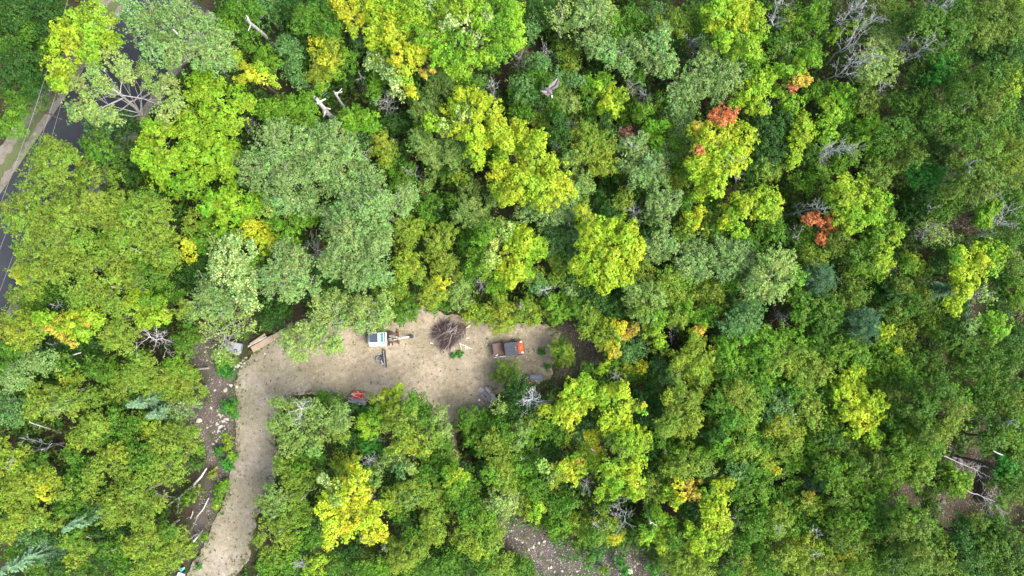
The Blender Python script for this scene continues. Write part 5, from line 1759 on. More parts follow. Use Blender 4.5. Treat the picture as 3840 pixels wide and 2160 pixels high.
def excavator():
    root = empty("mini_excavator", P0(1411, 1272.5, 1.6), radians(1.5))
    tag(root, "small white and teal excavator parked beside the trees, boom pointing at the brush pile", "excavator")
    for s in (-1, 1):
        bm = bmesh.new()
        out = []
        for k in range(9): a = pi / 2 + k / 8 * pi; out.append((-0.72 + .24 * cos(a), .24 + .24 * sin(a)))
        for k in range(9): a = -pi / 2 + k / 8 * pi; out.append((1.22 + .24 * cos(a), .24 + .24 * sin(a)))
        M = Matrix.Translation((0, s * .56 + .15, 0)) @ Matrix.Rotation(pi / 2, 4, 'X')
        bm_prism(bm, out, 0, .3, M)
        bevel(bm, .02, 1)
        t = bm_obj("track", bm, RUBBER, root)
        bm = bmesh.new()
        for i in range(22):
            x = -0.72 + i * 1.94 / 21
            bm_box(bm, x - .02, x + .02, s * .56 - .15, s * .56 + .15, .475, .505)
        bm_obj("tread_lug", bm, RUBBER, t)["kind"] = "stuff"
    box_obj("undercarriage", (-.6, 1.05, -.42, .42, .2, .52), BLACK, root, .03)
    # house: white body with rounded counterweight at the back
    bm = bmesh.new()
    out = [(.94, -.70), (.94, .70), (-.60, .73), (-.80, .68), (-.91, .52), (-.96, .25), (-.97, -.05), (-.95, -.35), (-.88, -.58), (-.76, -.71), (-.6, -.74)]
    bm_prism(bm, out, .56, 1.22)
    bevel(bm, .06, 3)
    bm_obj("body", bm, WHITE, root, True)
    bm = bmesh.new()
    bm_prism(bm, [(.05, -.30), (.35, -.42), (.60, -.58), (.90, -.62), (.92, -.30)], 1.20, 1.30)
    bevel(bm, .025, 2)
    bm_obj("hood_panel", bm, TEAL, root, True)
    box_obj("cab_wall", (-.56, .86, -.30, .66, 1.2, 1.62), WHITE, root, .03)
    cab = box_obj("cab_frame", (-.60, .90, -.345, .70, 2.16, 2.26), WHITE, root, .04)
    for sx in (-.55, .30, .84):
        for sy in (-.31, .65):
            box_obj("cab_pillar", (sx - .035, sx + .035, sy - .03, sy + .03, 1.6, 2.18), WHITE if sx < .8 else BLACK, root, .008)
    for sy in (-.325, .665):
        box_obj("side_window", (-.5, .8, sy - .012, sy + .012, 1.62, 2.16), TEALGLASS, root, 0)
    rp = box_obj("roof_panel", (-.55, .27, -.27, .64, 2.262, 2.31), DARKGLASS, root, .03)
    box_obj("skylight", (.285, .53, -.26, .63, 2.262, 2.295), PALEGLASS, root, .012)
    box_obj("front_roof_window", (.55, .86, -.27, .64, 2.2605, 2.285), TEALGLASS, root, .01)
    box_obj("windscreen", (.87, .895, -.30, .64, 1.62, 2.16), TEALGLASS, root, 0)
    for yy in (-.1, .2, .5):
        box_obj("window_bar", (.55, .86, yy - .015, yy + .015, 2.287, 2.31), BLACK, root, .004)
    box_obj("grab_rail", (-.3, .4, .72, .76, 1.5, 1.56), BLACK, root, .01)
    # swing bracket, boom and stick
    bm = bmesh.new()
    bm_cyl(bm, (1.08, 0, .5), (1.08, 0, .95), .17); bm_box(bm, .9, 1.3, -.13, .13, .6, .85)
    bm_obj("swing_bracket", bm, BLACK, root)

    def arm(name, pts, w, hgt, mat):
        """Box beam along pts in the x-z plane at y given per point."""
        bm = bmesh.new()
        rings = []
        for (x, y, z, k) in pts:
            rings.append([bm.verts.new((x, y + a * w * k, z + b * hgt * k)) for a, b in ((-1, -1), (1, -1), (1, 1), (-1, 1))])
        bm.faces.new(rings[0][::-1]); bm.faces.new(rings[-1])
        for r0, r1 in zip(rings[:-1], rings[1:]):
            for i in range(4): bm.faces.new((r0[i], r0[(i + 1) % 4], r1[(i + 1) % 4], r1[i]))
        bevel(bm, .012, 1)
        return bm_obj(name, bm, mat, root)
    arm("boom", [(1.12, -.02, .85, .9), (1.35, 0, 1.35, 1.1), (1.75, .02, 1.75, 1.15), (2.3, .05, 1.85, 1.0), (2.75, .08, 1.72, .8)], .085, .13, WHITE)
    arm("stick", [(2.62, .085, 1.9, .8), (2.85, .10, 1.55, 1.05), (3.1, .12, 1.0, .95), (3.25, .13, .55, .7)], .075, .11, WHITE)
    for (p, q, nm) in (((1.25, -.0, .75), (1.95, .03, 1.62), "boom_cylinder"), ((1.7, .02, 1.98), (2.66, .08, 2.05), "stick_cylinder")):
        bm = bmesh.new(); bm_cyl(bm, p, Vector(p).lerp(Vector(q), .6), .055); bm_cyl(bm, Vector(p).lerp(Vector(q), .58), q, .028)
        bm_obj(nm, bm, BLACK, root, True)
    for k in (-1, 1):
        tb = Tubes(); tb.add(curve_pts((.95, k * .1, 1.0), (1.8, k * .09 + .03, 1.95), 7, .02, RNG, .12), .018, 5); tb.build("hydraulic_hose", BLACK, root)
    bm = bmesh.new(); bmesh.ops.create_uvsphere(bm, u_segments=12, v_segments=8, radius=.08, matrix=Matrix.Translation((2.12, .18, 1.98)))
    bm_obj("work_light", bm, LAMP, root, True)
    # bucket at the end
    bm = bmesh.new()
    prof = [(0, 0), (.04, -.24), (.16, -.36), (.32, -.34), (.40, -.28), (.28, -.2), (.18, -.05), (.1, .05)]
    M = Matrix.Translation((3.2, .30, .5)) @ Matrix.Rotation(pi / 2, 4, 'X')
    bm_prism(bm, prof, 0, .32, M); bevel(bm, .012, 1)
    bk = bm_obj("bucket", bm, BLACK, root)
    for i in range(4):
        y = .01 + i * .09
        box_obj("tooth", (3.57, 3.68, y - .02, y + .02, .165, .2), STEEL, bk, .006)
    box_obj("bucket_link", (3.05, 3.4, .06, .18, .6, .72), BLACK, root, .02)
    # dozer blade, set across ahead of the tracks
    bm = bmesh.new()
    pr = [(1.98, .04), (2.07, .03), (2.03, .2), (2.06, .38), (1.99, .40), (1.94, .2)]
    M = Matrix.Translation((0, .98, 0)) @ Matrix.Rotation(pi / 2, 4, 'X')
    bm_prism(bm, pr, 0, 1.62, M); bevel(bm, .01, 1)
    bmesh.ops.rotate(bm, cent=(2, .2, 0), matrix=Matrix.Rotation(radians(3), 3, 'Z'), verts=bm.verts)
    bm_obj("dozer_blade", bm, RUST, root)
    for y in (.42, -.40):
        tb = Tubes(); tb.add([(1.0, y * .9, .3), (1.6, y * 1.0 + .02, .27), (1.97, y + .06, .22)], [.06, .055, .07], 6); tb.build("blade_arm", RUST, root)
    box_obj("blade_brace", (1.86, 1.95, -.1, .7, .16, .3), RUST, root, .015)
    box_obj("warning_flag", (1.22, 1.34, -.72, -.50, .51, .56), SALMON, root, .015)


def implement():
    root = empty("grader_blade", P0(1438, 1345, .4), radians(0))
    tag(root, "black implement with grey disc lying on wood blocks beside the white excavator", "implement")
    bm = bmesh.new()
    bm_prism(bm, [(-.03, .92), (.10, .94), (.23, -.02), (.30, -.90), (.17, -.93), (.06, -.05)], .12, .42); bevel(bm, .02, 1)
    bm_obj("blade", bm, BLACK, root)
    bm = bmesh.new()
    bm_prism(bm, [(-.045, .86), (-.005, .86), (.10, -.03), (.19, -.86), (.145, -.86), (.055, -.03)], .3, .45); bevel(bm, .006, 1)
    bm_obj("blade_rim", bm, STEEL, root)
    bm = bmesh.new(); bm_cyl(bm, (-.55, -.02, .12), (-.55, -.02, .3), .27, n=24); bevel(bm, .02, 1)
    d = bm_obj("disc", bm, BLUEGREY, root)
    bm = bmesh.new(); bm_cyl(bm, (-.55, -.02, .3), (-.55, -.02, .4), .07)
    bm_obj("hub", bm, BLACK, d)
    for a, b_ in (((-.5, .1, .34), (.05, .28, .36)), ((-.45, -.05, .38), (.1, -.02, .4)), ((-.4, .25, .3), (.02, .5, .3)), ((-.35, -.12, .36), (.12, -.36, .36))):
        bar("linkage", [a, b_], .045, BLACK, root)
    bar("coupling_arm", [(-.25, -.2, .4), (-.12, -.45, .42), (.02, -.6, .42)], .085, STEEL, root, 7)
    for x0, y0, rz, lab in ((-.36, .44, 0, "pale wood block under the upper end of the black implement"), (-.2, -.62, .25, "pale wood block under the lower end of the black implement")):
        bm = bmesh.new(); bm_box(bm, -.26, .26, -.075, .075, 0, .12); bevel(bm, .008, 1)
        o = bm_obj("wood_block", bm, OLDWOOD if rz else CONCRETE, None)
        o.location = Vector(root.location) + Vector((x0, y0, 0)); o.rotation_euler = (0, 0, rz)
        tag(o, lab, "block", "wood blocks under the implement")
    tb = Tubes(); tb.add([at(1445, 1302, .04), at(1449, 1340, .05), at(1453, 1379, .04)], .035, 5)
    o = tb.build("pole", TANWOOD, None); tag(o, "long thin tan pole lying beside the black implement", "pole")


def utility_vehicle():
    root = empty("utility_vehicle", P0(1906.5, 1308, 1.0), radians(7.2))
    tag(root, "orange utility vehicle with ribbed charcoal roof and empty brown cargo bed", "utility vehicle")
    for x in (-.92, 1.02):
        for s in (-1, 1):
            bm = bmesh.new()
            bm_cyl(bm, (x, s * .54, .32), (x, s * .76, .32), .32, n=22); bevel(bm, .04, 1)
            w = bm_obj("wheel", bm, RUBBER, root)
            bm = bmesh.new(); bm_cyl(bm, (x, s * .74, .32), (x, s * .772, .32), .17, n=14)
            bm_obj("rim", bm, STEEL, w)
    box_obj("chassis", (-1.4, 1.4, -.45, .45, .32, .62), BLACK, root, .03)
    # cargo bed
    bed = box_obj("cargo_bed", (-1.53, -.30, -.68, .70, .78, .83), BEDMAT, root, .01)
    for nm, d in (("side_wall", (-1.53, -.30, .665, .715, .832, 1.1)), ("side_wall", (-1.53, -.30, -.715, -.665, .832, 1.1)), ("headboard", (-.36, -.31, -.66, .66, .834, 1.14))):
        box_obj(nm, d, BEDMAT, bed, .012)
    tg = box_obj("tailgate", (-1.575, -1.535, -.70, .70, .78, 1.1), BEDMAT, root, .01)
    for s in (-1, 1):
        box_obj("bed_rail", (-1.53, -.32, s * .69 - .03, s * .69 + .03, 1.102, 1.125), STEEL if s < 0 else BEDMAT, root, .006)
    # cabin
    for x in (-.22, .80):
        for s in (-1, 1):
            bar("roof_post", [(x + (.18 if x > 0 else 0), s * .62, .7), (x, s * .6, 1.84)], .03, BLACK, root)
    box_obj("bench_seat", (-.2, .25, -.58, .58, .7, .9), BLACK, root, .04)
    box_obj("seat_back", (-.27, -.17, -.58, .58, .85, 1.4), BLACK, root, .04)
    box_obj("cab_floor", (-.25, .95, -.62, .62, .5, .6), BLACK, root, .02)
    box_obj("dashboard", (.72, .95, -.6, .6, .85, 1.05), BLACK, root, .03)
    bm = bmesh.new(); bmesh.ops.create_circle(bm, segments=16, radius=.17)
    bm.free()
    tb = Tubes(); a = np.linspace(0, 2 * pi, 17)
    tb.add(np.stack([.6 + .06 * np.sin(a), .3 + .17 * np.cos(a), 1.1 + .16 * np.sin(a)], 1), .018, 5); tb.build("steering_wheel", BLACK, root)
    # roof shell with raised ribs
    bm = bmesh.new()
    bm_prism(bm, rounded(-.36, .93, -.665, .665, .12), 1.84, 1.89); bevel(bm, .02, 2)
    roof = bm_obj("roof", bm, GREYROOF, root)
    edges = np.linspace(-.60, .60, 8)
    for i in range(7):
        bm = bmesh.new()
        bm_prism(bm, rounded(-.27, .56, edges[i] + .022, edges[i + 1] - .022, .03, 3), 1.891, 1.935, top=.97); bevel(bm, .008, 1)
        bm_obj("roof_rib", bm, GREYROOF, roof)
    bm = bmesh.new(); bm_prism(bm, rounded(.60, .90, -.6, .6, .06, 3), 1.891, 1.92); bevel(bm, .01, 1)
    bm_obj("roof_visor", bm, GREYROOF, roof)
    for y in (-.42, .45): box_obj("vent", (.66, .72, y - .05, y + .05, 1.921, 1.93), BLACK, roof, .004)
    for y in (-.15, .12): box_obj("clip", (.72, .77, y - .04, y + .04, 1.921, 1.928), STEEL, roof, .004)
    # hood and front
    bm = bmesh.new()
    out = [(.94, -.66), (1.30, -.67), (1.44, -.60), (1.53, -.40), (1.56, 0), (1.53, .40), (1.44, .60), (1.30, .67), (.94, .66)]
    vs_ = bm_prism(bm, out, .62, 1.03, top=.96)
    for v in vs_:
        if v.co.z > .9: v.co.z -= max(0, v.co.x - 1.0) * .30
    bevel(bm, .035, 3)
    hood = bm_obj("hood", bm, ORANGE, root, True)
    box_obj("hood_ridge", (1.30, 1.46, -.33, .33, .88, .95), ORANGE, root, .03)
    box_obj("bumper", (1.45, 1.62, -.55, .55, .42, .60), BLACK, root, .04)
    for s in (-1, 1):
        bm = bmesh.new()
        bm_prism(bm, [(1.20, s * .47), (1.46, s * .44), (1.50, s * .56), (1.40, s * .645), (1.26, s * .65)], .70, .985); bevel(bm, .02, 2)
        bm_obj("headlight", bm, LAMP, root, True)
        bm = bmesh.new(); bm_prism(bm, rounded(.72, 1.4, s * .72 - .1, s * .72 + .1, .08, 3), .66, .74); bevel(bm, .02, 2)
        bm_obj("fender", bm, BLACK, root)
    M = Matrix.Translation(root.location) @ Matrix.Rotation(radians(7.2), 4, 'Z')
    bm = bmesh.new(); bm_cyl(bm, (-1.42, -.57, .88), (-1.18, -.48, .88), .045); bm_cyl(bm, (-1.18, -.48, .88), (-1.12, -.46, .88), .02)
    bmesh.ops.transform(bm, matrix=M, verts=bm.verts)
    o = bm_obj("bottle", bm, LAMP, None, True); tag(o, "white bottle lying in the corner of the cargo bed", "bottle")


def brush_pile():
    c = at(1683, 1252, .5); c[2] = 0
    root = empty("brush_pile", c)
    tag(root, "big heap of bare purplish grey branches on the sandy yard", "brush pile")
    s = mpp(.6)
    protos = {}
    for mi, mat in enumerate((TWIG_A, TWIG_B)):
        for k in range(9):
            L = RNG.uniform(1.3, 2.6)
            tb = Tubes()
            main = curve_pts((-L / 2, 0, 0), (L / 2, RNG.normal(0, .15), RNG.normal(0, .1)), 8, .03, RNG, RNG.uniform(.0, .10))
            r = RNG.uniform(.018, .034)
            tb.add(main, np.linspace(r, r * .3, 8), 5)
            for _ in range(5):
                j = int(RNG.integers(2, 7)); d = np.array([1, RNG.normal(0, .6), RNG.normal(0, .3)])
                tb.add(curve_pts(main[j], main[j] + d / np.linalg.norm(d) * L * RNG.uniform(.2, .4), 4, .05, RNG), np.linspace(r * .5, .006, 4), 3)
            protos.setdefault(mi, []).append(tb.build("branch", mat, root).data)
    for ch in list(root.children): bpy.data.objects.remove(ch)

    def spot():
        # sheaf shape seen from above: wide at the top and middle, drawn out to the lower right
        while True:
            x = RNG.uniform(-1.05, 1.05); y = RNG.uniform(-1.0, 1.0)
            lim = 1 + .22 * sin(3 * math.atan2(y, x) + .6) + .12 * sin(5 * math.atan2(y, x))
            if x * x + y * y < lim * lim * .85 and not (x < -.4 and y < -.3): return x, y
    for i in range(250):
        x, y = spot()
        me = protos[1 if RNG.random() < .45 else 0][int(RNG.integers(0, 9))]
        o = link("branch", me, None, root)
        hgt = .9 * max(0, 1 - (x * x + y * y)) ** .6
        low = y < .15
        ang = (radians(205) + RNG.normal(0, .35)) if (y > -.05 and RNG.random() < .7) else (radians(238) + RNG.normal(0, .3))
        o.location = (x * 1.25 + .1 * y, y * 1.1, .08 + hgt * RNG.uniform(.25, 1.0))
        o.rotation_euler = (RNG.normal(0, .15), -RNG.normal(.05, .16), ang)
        if RNG.random() < .3: o.rotation_euler[2] += RNG.normal(0, .9)
        sc = RNG.uniform(.45, 1.15); o.scale = (sc, sc, sc)
    tb = Tubes()
    for i in range(1500):
        x, y = spot()
        a = RNG.uniform(0, 2 * pi) if y > .3 else radians(230) + RNG.normal(0, .6); L = RNG.uniform(.2, .6)
        z = .03 + RNG.uniform(.1, .95) * 1.1 * max(0, 1 - (x * x + y * y)) ** .6
        p = np.array([x * 1.6 + .1 * y, y * 1.4, z]); d = np.array([cos(a), sin(a), RNG.normal(0, .3)])
        tb.add([p, p + d * L * .5 + RNG.normal(0, .03, 3), p + d * L], [.012, .01, .006], 3)
    tb.build("twig", TWIG_A, root)["kind"] = "stuff"
    for i in range(14):                      # long thick limbs thrown over the top
        a0 = radians(200 + RNG.normal(0, 22)) if i < 7 else radians(242 + RNG.normal(0, 14))
        x, y = RNG.uniform(-.2, .9), RNG.uniform(-.1, .8)
        L = RNG.uniform(1.8, 2.9); p = np.array([x, y, RNG.uniform(.75, 1.15)]); q = p + np.array([cos(a0) * L, sin(a0) * L, -RNG.uniform(.5, .9)])
        tb = Tubes(); tb.add(curve_pts(p, q, 7, .025, RNG, .05), np.linspace(.045, .018, 7), 5); tb.build("branch", TWIG_B, root)
    for (a, b, r, z, lab) in (((1722, 1289), (1771, 1308), .05, .35, "peeled white limb sticking out at the lower end of the brush pile"), ((1599, 1249), (1648, 1240), .035, .6, "straight grey limb poking out of the brush pile towards the excavator")):
        tb = Tubes(); pts = curve_pts(at(*a, z), at(*b, z - .15), 5, .02, RNG); tb.add(pts, np.linspace(r, r * .8, 5), 7)
        if r > .04:
            tb.add([at(1726, 1291, .36), at(1731, 1312, .2)], [.045, .03], 6); tb.add([at(1723, 1281, .4), at(1727, 1291, .38)], [.02, .03], 5)
        o = tb.build("limb", CUTWOOD if r > .04 else TWIG_B, None); tag(o, lab, "limb", "loose limbs of the brush pile")
    for (x, y, rz, L, lab) in ((1619, 1287, -.3, .32, "cut white chunk on the excavator side of the brush pile"), (1749, 1305, -.5, .34, "cut white chunk beside the peeled limb"), (1755, 1226, .35, .4, "pale cut end on the far corner of the brush pile"),
                               (1759, 1222, .4, .3, "shorter pale cut end on the far corner of the brush pile"), (1754, 1268, .1, .3, "small pale stick on the vehicle side of the brush pile")):
        bm = bmesh.new(); bm_cyl(bm, (-L / 2, 0, .08), (L / 2, 0, .08), .075, .065, 9)
        o = bm_obj("wood_chunk", bm, CUTWOOD, None, False); o.location = P0(x, y, .1); o.rotation_euler = (0, 0, rz)
        tag(o, lab, "wood chunk", "cut chunks round the brush pile")


def wheelbarrow():
    root = empty("wheelbarrow", P0(1343, 1480, .5), radians(-8))
    tag(root, "red wheelbarrow loaded with pale boards at the edge of the yard", "wheelbarrow")
    bm = bmesh.new()
    lo = rounded(-.32, .36, -.24, .24, .1, 3); hi = rounded(-.46, .50, -.40, .38, .14, 3)
    def ring(p, z, k=1.0): return [bm.verts.new((x * k, y * k, z)) for x, y in p]
    a = ring(lo, .32); b_ = ring(hi, .66); c_ = ring(hi, .66, .94); d_ = ring(lo, .35, .94)
    bm.faces.new(a[::-1]); bm.faces.new(d_)
    n = len(a)
    for r0, r1 in ((a, b_), (b_, c_), (c_, d_)):
        for i in range(n): bm.faces.new((r0[i], r0[(i + 1) % n], r1[(i + 1) % n], r1[i]))
    bm_obj("tub", bm, RED, root, False)
    for s in (-1, 1):
        tb = Tubes(); tb.add([(-.75, s * .12, .3), (-.3, s * .22, .3), (.4, s * .26, .34), (.95, s * .3, .5)], .022, 6); tb.build("handle", TANWOOD, root)
        tb = Tubes(); tb.add([(.3, s * .24, .32), (.42, s * .24, .02), (.55, s * .24, .0)], .016, 5); tb.build("leg", BLACK, root)
    bm = bmesh.new(); bm_cyl(bm, (-.72, -.05, .19), (-.72, .05, .19), .19, n=18); bm_obj("wheel", bm, RUBBER, root)
    boards = (((1317, 1474), (1371, 1477), .70, .035, PALEWOOD, "straight pale board across the red wheelbarrow"), ((1316, 1479), (1368, 1499), .72, .03, PALEWOOD, "slanting pale board over the edge of the red wheelbarrow"),
              ((1319, 1477), (1332, 1481), .745, .06, PALEWOOD, "short pale offcut at the end of the red wheelbarrow"), ((1338, 1469), (1346, 1470), .74, .05, SALMON, "pinkish scrap on the red wheelbarrow"))
    for a, b, z, w, mat, lab in boards:
        o = plank("board", at(*a, z), at(*b, z), w * 2, .03, mat, None); tag(o, lab, "board", "boards on the wheelbarrow")


def plank(name, p0, p1, w, th, mat, parent):
    p0, p1 = Vector(p0), Vector(p1)
    d = p1 - p0; L = d.length
    bm = bmesh.new(); bm_box(bm, 0, L, -w / 2, w / 2, -th / 2, th / 2); bevel(bm, min(th, w) * .12, 1)
    M = Matrix.Translation(p0) @ d.to_track_quat('X', 'Z').to_matrix().to_4x4()
    bmesh.ops.transform(bm, matrix=M, verts=bm.verts)
    return bm_obj(name, bm, mat, parent)


def lumber():
    rr = random.Random(5)
    root = empty("lumber_heap", P0(1342, 1503))
    tag(root, "heap of weathered grey boards behind the red wheelbarrow", "lumber")
    base = Vector(root.location)
    for i in range(17):
        k = i / 16
        cx, cy = 1335 + rr.uniform(-10, 22) , 1494 + k * 22 + rr.uniform(-2, 2)
        L = rr.uniform(.7, 1.6); a = radians(-9 - rr.uniform(-6, 10)); z = .06 + (1 - abs(k - .4)) * .28 + rr.uniform(0, .05)
        c = Vector(at(cx, cy, z)); v = Vector((cos(a), sin(a), rr.uniform(-.04, .04))) * L / 2
        plank("plank", c - v - base, c + v - base, rr.uniform(.06, .13), .035, (OLDWOOD, STEEL if i % 5 == 0 else OLDWOOD, CONCRETE)[i % 3], root)
    o = plank("beam", at(1368, 1503, .2), at(1380, 1504, .2), .1, .06, TANWOOD, None); tag(o, "short tan board end beside the grey lumber heap", "board")
    # timber by the grey bin
    for (a, b, z, w, mat, lab) in (((945, 1312), (1024, 1266), .22, .62, TANWOOD, "wide tan plank slanting out from under the pale twiggy tree"), ((938, 1292), (995, 1253), .35, .25, TANWOOD, "narrow tan beam behind the wide plank"),
                                   ((930, 1300), (1000, 1262), .28, .14, OLDWOOD, "grey beam between the two tan planks")):
        o = plank("timber", at(*a, z), at(*b, z), w, .08, mat, None); tag(o, lab, "timber", "timbers at the bend of the yard")


def slabs():
    def slab(x, y, w, l, rz, z0, z1, mat, lab, cutout=False):
        bm = bmesh.new(); bm_box(bm, -w / 2, w / 2, -l / 2, l / 2, z0, z1); bevel(bm, .012, 1)
        o = bm_obj("concrete_slab", bm, mat, None); o.location = P0(x, y, z1); o.rotation_euler = (0, 0, rz)
        tag(o, lab, "slab", "concrete slabs at the yard edge")
        return o
    a = radians(42)
    slab(1805, 1464, .55, .62, a, 0, .12, CONCRETE, "plain pale concrete slab, the one furthest from the blue hoses")
    slab(1834, 1469, .34, 1.15, radians(42), .0, .14, CONCRETE, "long narrow concrete slab under the black cable")
    o = slab(1819, 1485, .78, .84, a, .15, .27, CONCRETE2, "brown stained concrete lid with a dark slot")
    bm = bmesh.new(); bm_prism(bm, rounded(-.07, .07, -.24, .2, .06, 3), .27, .278); ob = bm_obj("slot", bm, BLACK, o)
    bm = bmesh.new(); bm_box(bm, -.39, .39, -.5, .5, 0, .05); bevel(bm, .01, 1)
    pl = bm_obj("concrete_slab", bm, CONCRETE, None); pl.location = P0(1846, 1494); pl.rotation_euler = (0, 0, a)
    tag(pl, "flat grey concrete pad beneath the hoses beside the brown lid", "slab", "concrete slabs at the yard edge")
    root = empty("well_pipe", P0(1798, 1497)); tag(root, "white capped standpipe beside the brown concrete lid", "pipe")
    bm = bmesh.new(); bm_cyl(bm, (0, 0, 0), (0, 0, .5), .07); bm_obj("pipe", bm, LIGHTGREY, root)
    bm = bmesh.new(); bm_cyl(bm, (0, 0, .5), (0, 0, .6), .12, .11); bevel(bm, .02, 2); bm_obj("cap", bm, WHITE, root)

    def hose(name, px, z, r, mat, lab, cat="hose"):
        pts = catmull([tuple(at(x, y, z)) for x, y in px], 6, closed=False)
        tb = Tubes(); tb.add(pts, r, 6); o = tb.build(name, mat, None); tag(o, lab, cat, "hoses and cable at the slabs")
    hose("hose", [(1796, 1500), (1793, 1512), (1795, 1524), (1800, 1533)], .06, .035, BLUE, "blue hose curving down from the white standpipe")
    hose("hose", [(1829, 1503), (1832, 1515), (1834, 1525), (1830, 1534)], .06, .04, BLUE, "blue hose running into the twiggy tree below the brown lid")
    hose("hose", [(1804, 1497), (1812, 1511), (1820, 1522), (1834, 1516)], .05, .025, PALEWOOD, "thin tan hose looping below the brown lid")
    hose("cable", [(1841, 1503), (1840, 1488), (1830, 1474), (1818, 1462), (1816, 1450), (1824, 1445), (1833, 1448)], .17, .022, BLACK, "black cable lying across the long narrow slab", "cable")
    hose("cable", [(1858, 1491), (1859, 1478), (1852, 1464), (1846, 1454), (1836, 1446), (1830, 1452), (1834, 1462), (1844, 1466), (1849, 1460), (1844, 1452), (1838, 1456)], .05, .022, BLACK, "coiled black cable at the far end of the slabs", "cable")
    hose("rod", [(1872, 1496), (1884, 1489), (1896, 1482)], .1, .03, BLACK, "black rod pointing at the round olive bush", "rod")


def cart():
    root = empty("dump_cart", P0(2012, 1415, .6), radians(-7))
    tag(root, "blue grey ribbed cart tub with red frame half under trees past the vehicle", "cart")
    bm = bmesh.new()
    lo = rounded(-.58, .58, -.16, .16, .06, 3); hi = rounded(-.66, .66, -.24, .24, .08, 3)
    a = [bm.verts.new((x, y, .35)) for x, y in lo]; b_ = [bm.verts.new((x, y, .72)) for x, y in hi]
    c_ = [bm.verts.new((x * .95, y * .9, .72)) for x, y in hi]; d_ = [bm.verts.new((x * .95, y * .9, .62)) for x, y in lo]
    bm.faces.new(a[::-1]); bm.faces.new(d_); n = len(a)
    for r0, r1 in ((a, b_), (b_, c_), (c_, d_)):
        for i in range(n): bm.faces.new((r0[i], r0[(i + 1) % n], r1[(i + 1) % n], r1[i]))
    tub = bm_obj("tub", bm, BLUEGREY, root)
    for i in range(6):
        x = -.5 + i * .2; box_obj("rib", (x - .03, x + .03, -.15, .15, .622, .66), BLUEGREY, tub, .01)
    bar("frame", [(-.15, -.1, .36), (-.25, -.42, .4), (-.42, -.8, .55)], .05, DARKRED, root)
    bar("handle", [(-.6, .0, .5), (-.9, -.2, .45), (-1.15, -.42, .4)], .025, LIGHTGREY, root)
    for s in (-1, 1):
        bm = bmesh.new(); bm_cyl(bm, (s * .42, -.28, .2), (s * .42, -.18, .2), .2, n=18); bevel(bm, .02, 1); bm_obj("wheel", bm, RUBBER, root)
    bm = bmesh.new(); bm_prism(bm, rounded(-.14, .14, -.5, -.3, .06, 3), .3, .5); bevel(bm, .03, 2); bm_obj("hitch_cover", bm, LIGHTGREY, root)


def grey_bin():
    root = empty("storage_bin", P0(873, 1303, .7), radians(-12)); tag(root, "light grey bin with a coiled hose on its lid under the pale twiggy tree", "bin")
    box_obj("box", (-.85, .75, -.55, .5, 0, .62), BLUEGREY, root, .05)
    box_obj("lid", (-.92, .0, -.45, .56, .62, .7), LIGHTGREY, root, .04)
    box_obj("lid", (.03, .82, -.66, .56, .62, .72), LIGHTGREY, root, .04)
    a = np.linspace(0, 5.5 * pi, 50); r = .11 + .018 * a / pi
    tb = Tubes(); tb.add(np.stack([.38 + r * np.cos(a), -.28 + r * np.sin(a), .75 + a * .001], 1), .014, 5); tb.build("hose_coil", BLACK, root)


def corner_things():
    root = empty("crate", P0(678, 2156, .4), radians(-20)); tag(root, "white crate cut off by the bottom edge beside the driveway", "crate")
    box_obj("lid", (-.36, .36, -.5, .2, .36, .42), WHITE, root, .03); box_obj("box", (-.33, .33, -.47, .17, 0, .36), LIGHTGREY, root, .02)
    root = empty("water_jug", P0(680, 2137, .3), radians(35)); tag(root, "sky blue jug with white top beside the white crate", "jug")
    bm = bmesh.new(); bm_prism(bm, rounded(-.2, .18, -.17, .17, .07, 4), 0, .34, top=.86); bevel(bm, .03, 2); bm_obj("body", bm, SKYBLUE, root, True)
    bm = bmesh.new(); bm_cyl(bm, (.22, .0, .2), (.34, 0, .24), .07); bm_obj("cap", bm, WHITE, root)
    bar("handle", [(-.1, 0, .35), (-.05, 0, .42), (.08, 0, .42), (.12, 0, .35)], .02, BLUE, root)
    root = empty("cup", P0(1245, 1466)); tag(root, "small blue cup standing at the rim of the yard", "cup")
    bm = bmesh.new(); bm_cyl(bm, (0, 0, 0), (0, 0, .16), .075, .1, 14)
    bmesh.ops.delete(bm, geom=[f for f in bm.faces if f.normal.z > .9], context='FACES')
    bmesh.ops.solidify(bm, geom=list(bm.faces), thickness=.01)
    bm_obj("wall", bm, BLUE, root, True)


def stone_mesh(seed, flat=.6):
    bm = bmesh.new(); bmesh.ops.create_icosphere(bm, subdivisions=2, radius=1)
    r = np.random.default_rng(seed)
    dirs = r.normal(0, 1, (9, 3)); dirs /= np.linalg.norm(dirs, axis=1)[:, None]; cut = r.uniform(.45, .8, 9)
    for v in bm.verts:
        p = np.array(v.co)
        for d, c in zip(dirs, cut):
            t = p @ d
            if t > c: p = p - d * (t - c) * .85
        v.co = p * np.array([1, r.uniform(.97, 1.03) * .85, flat])
    me = bpy.data.meshes.new("stone"); bm.to_mesh(me); bm.free()
    return me


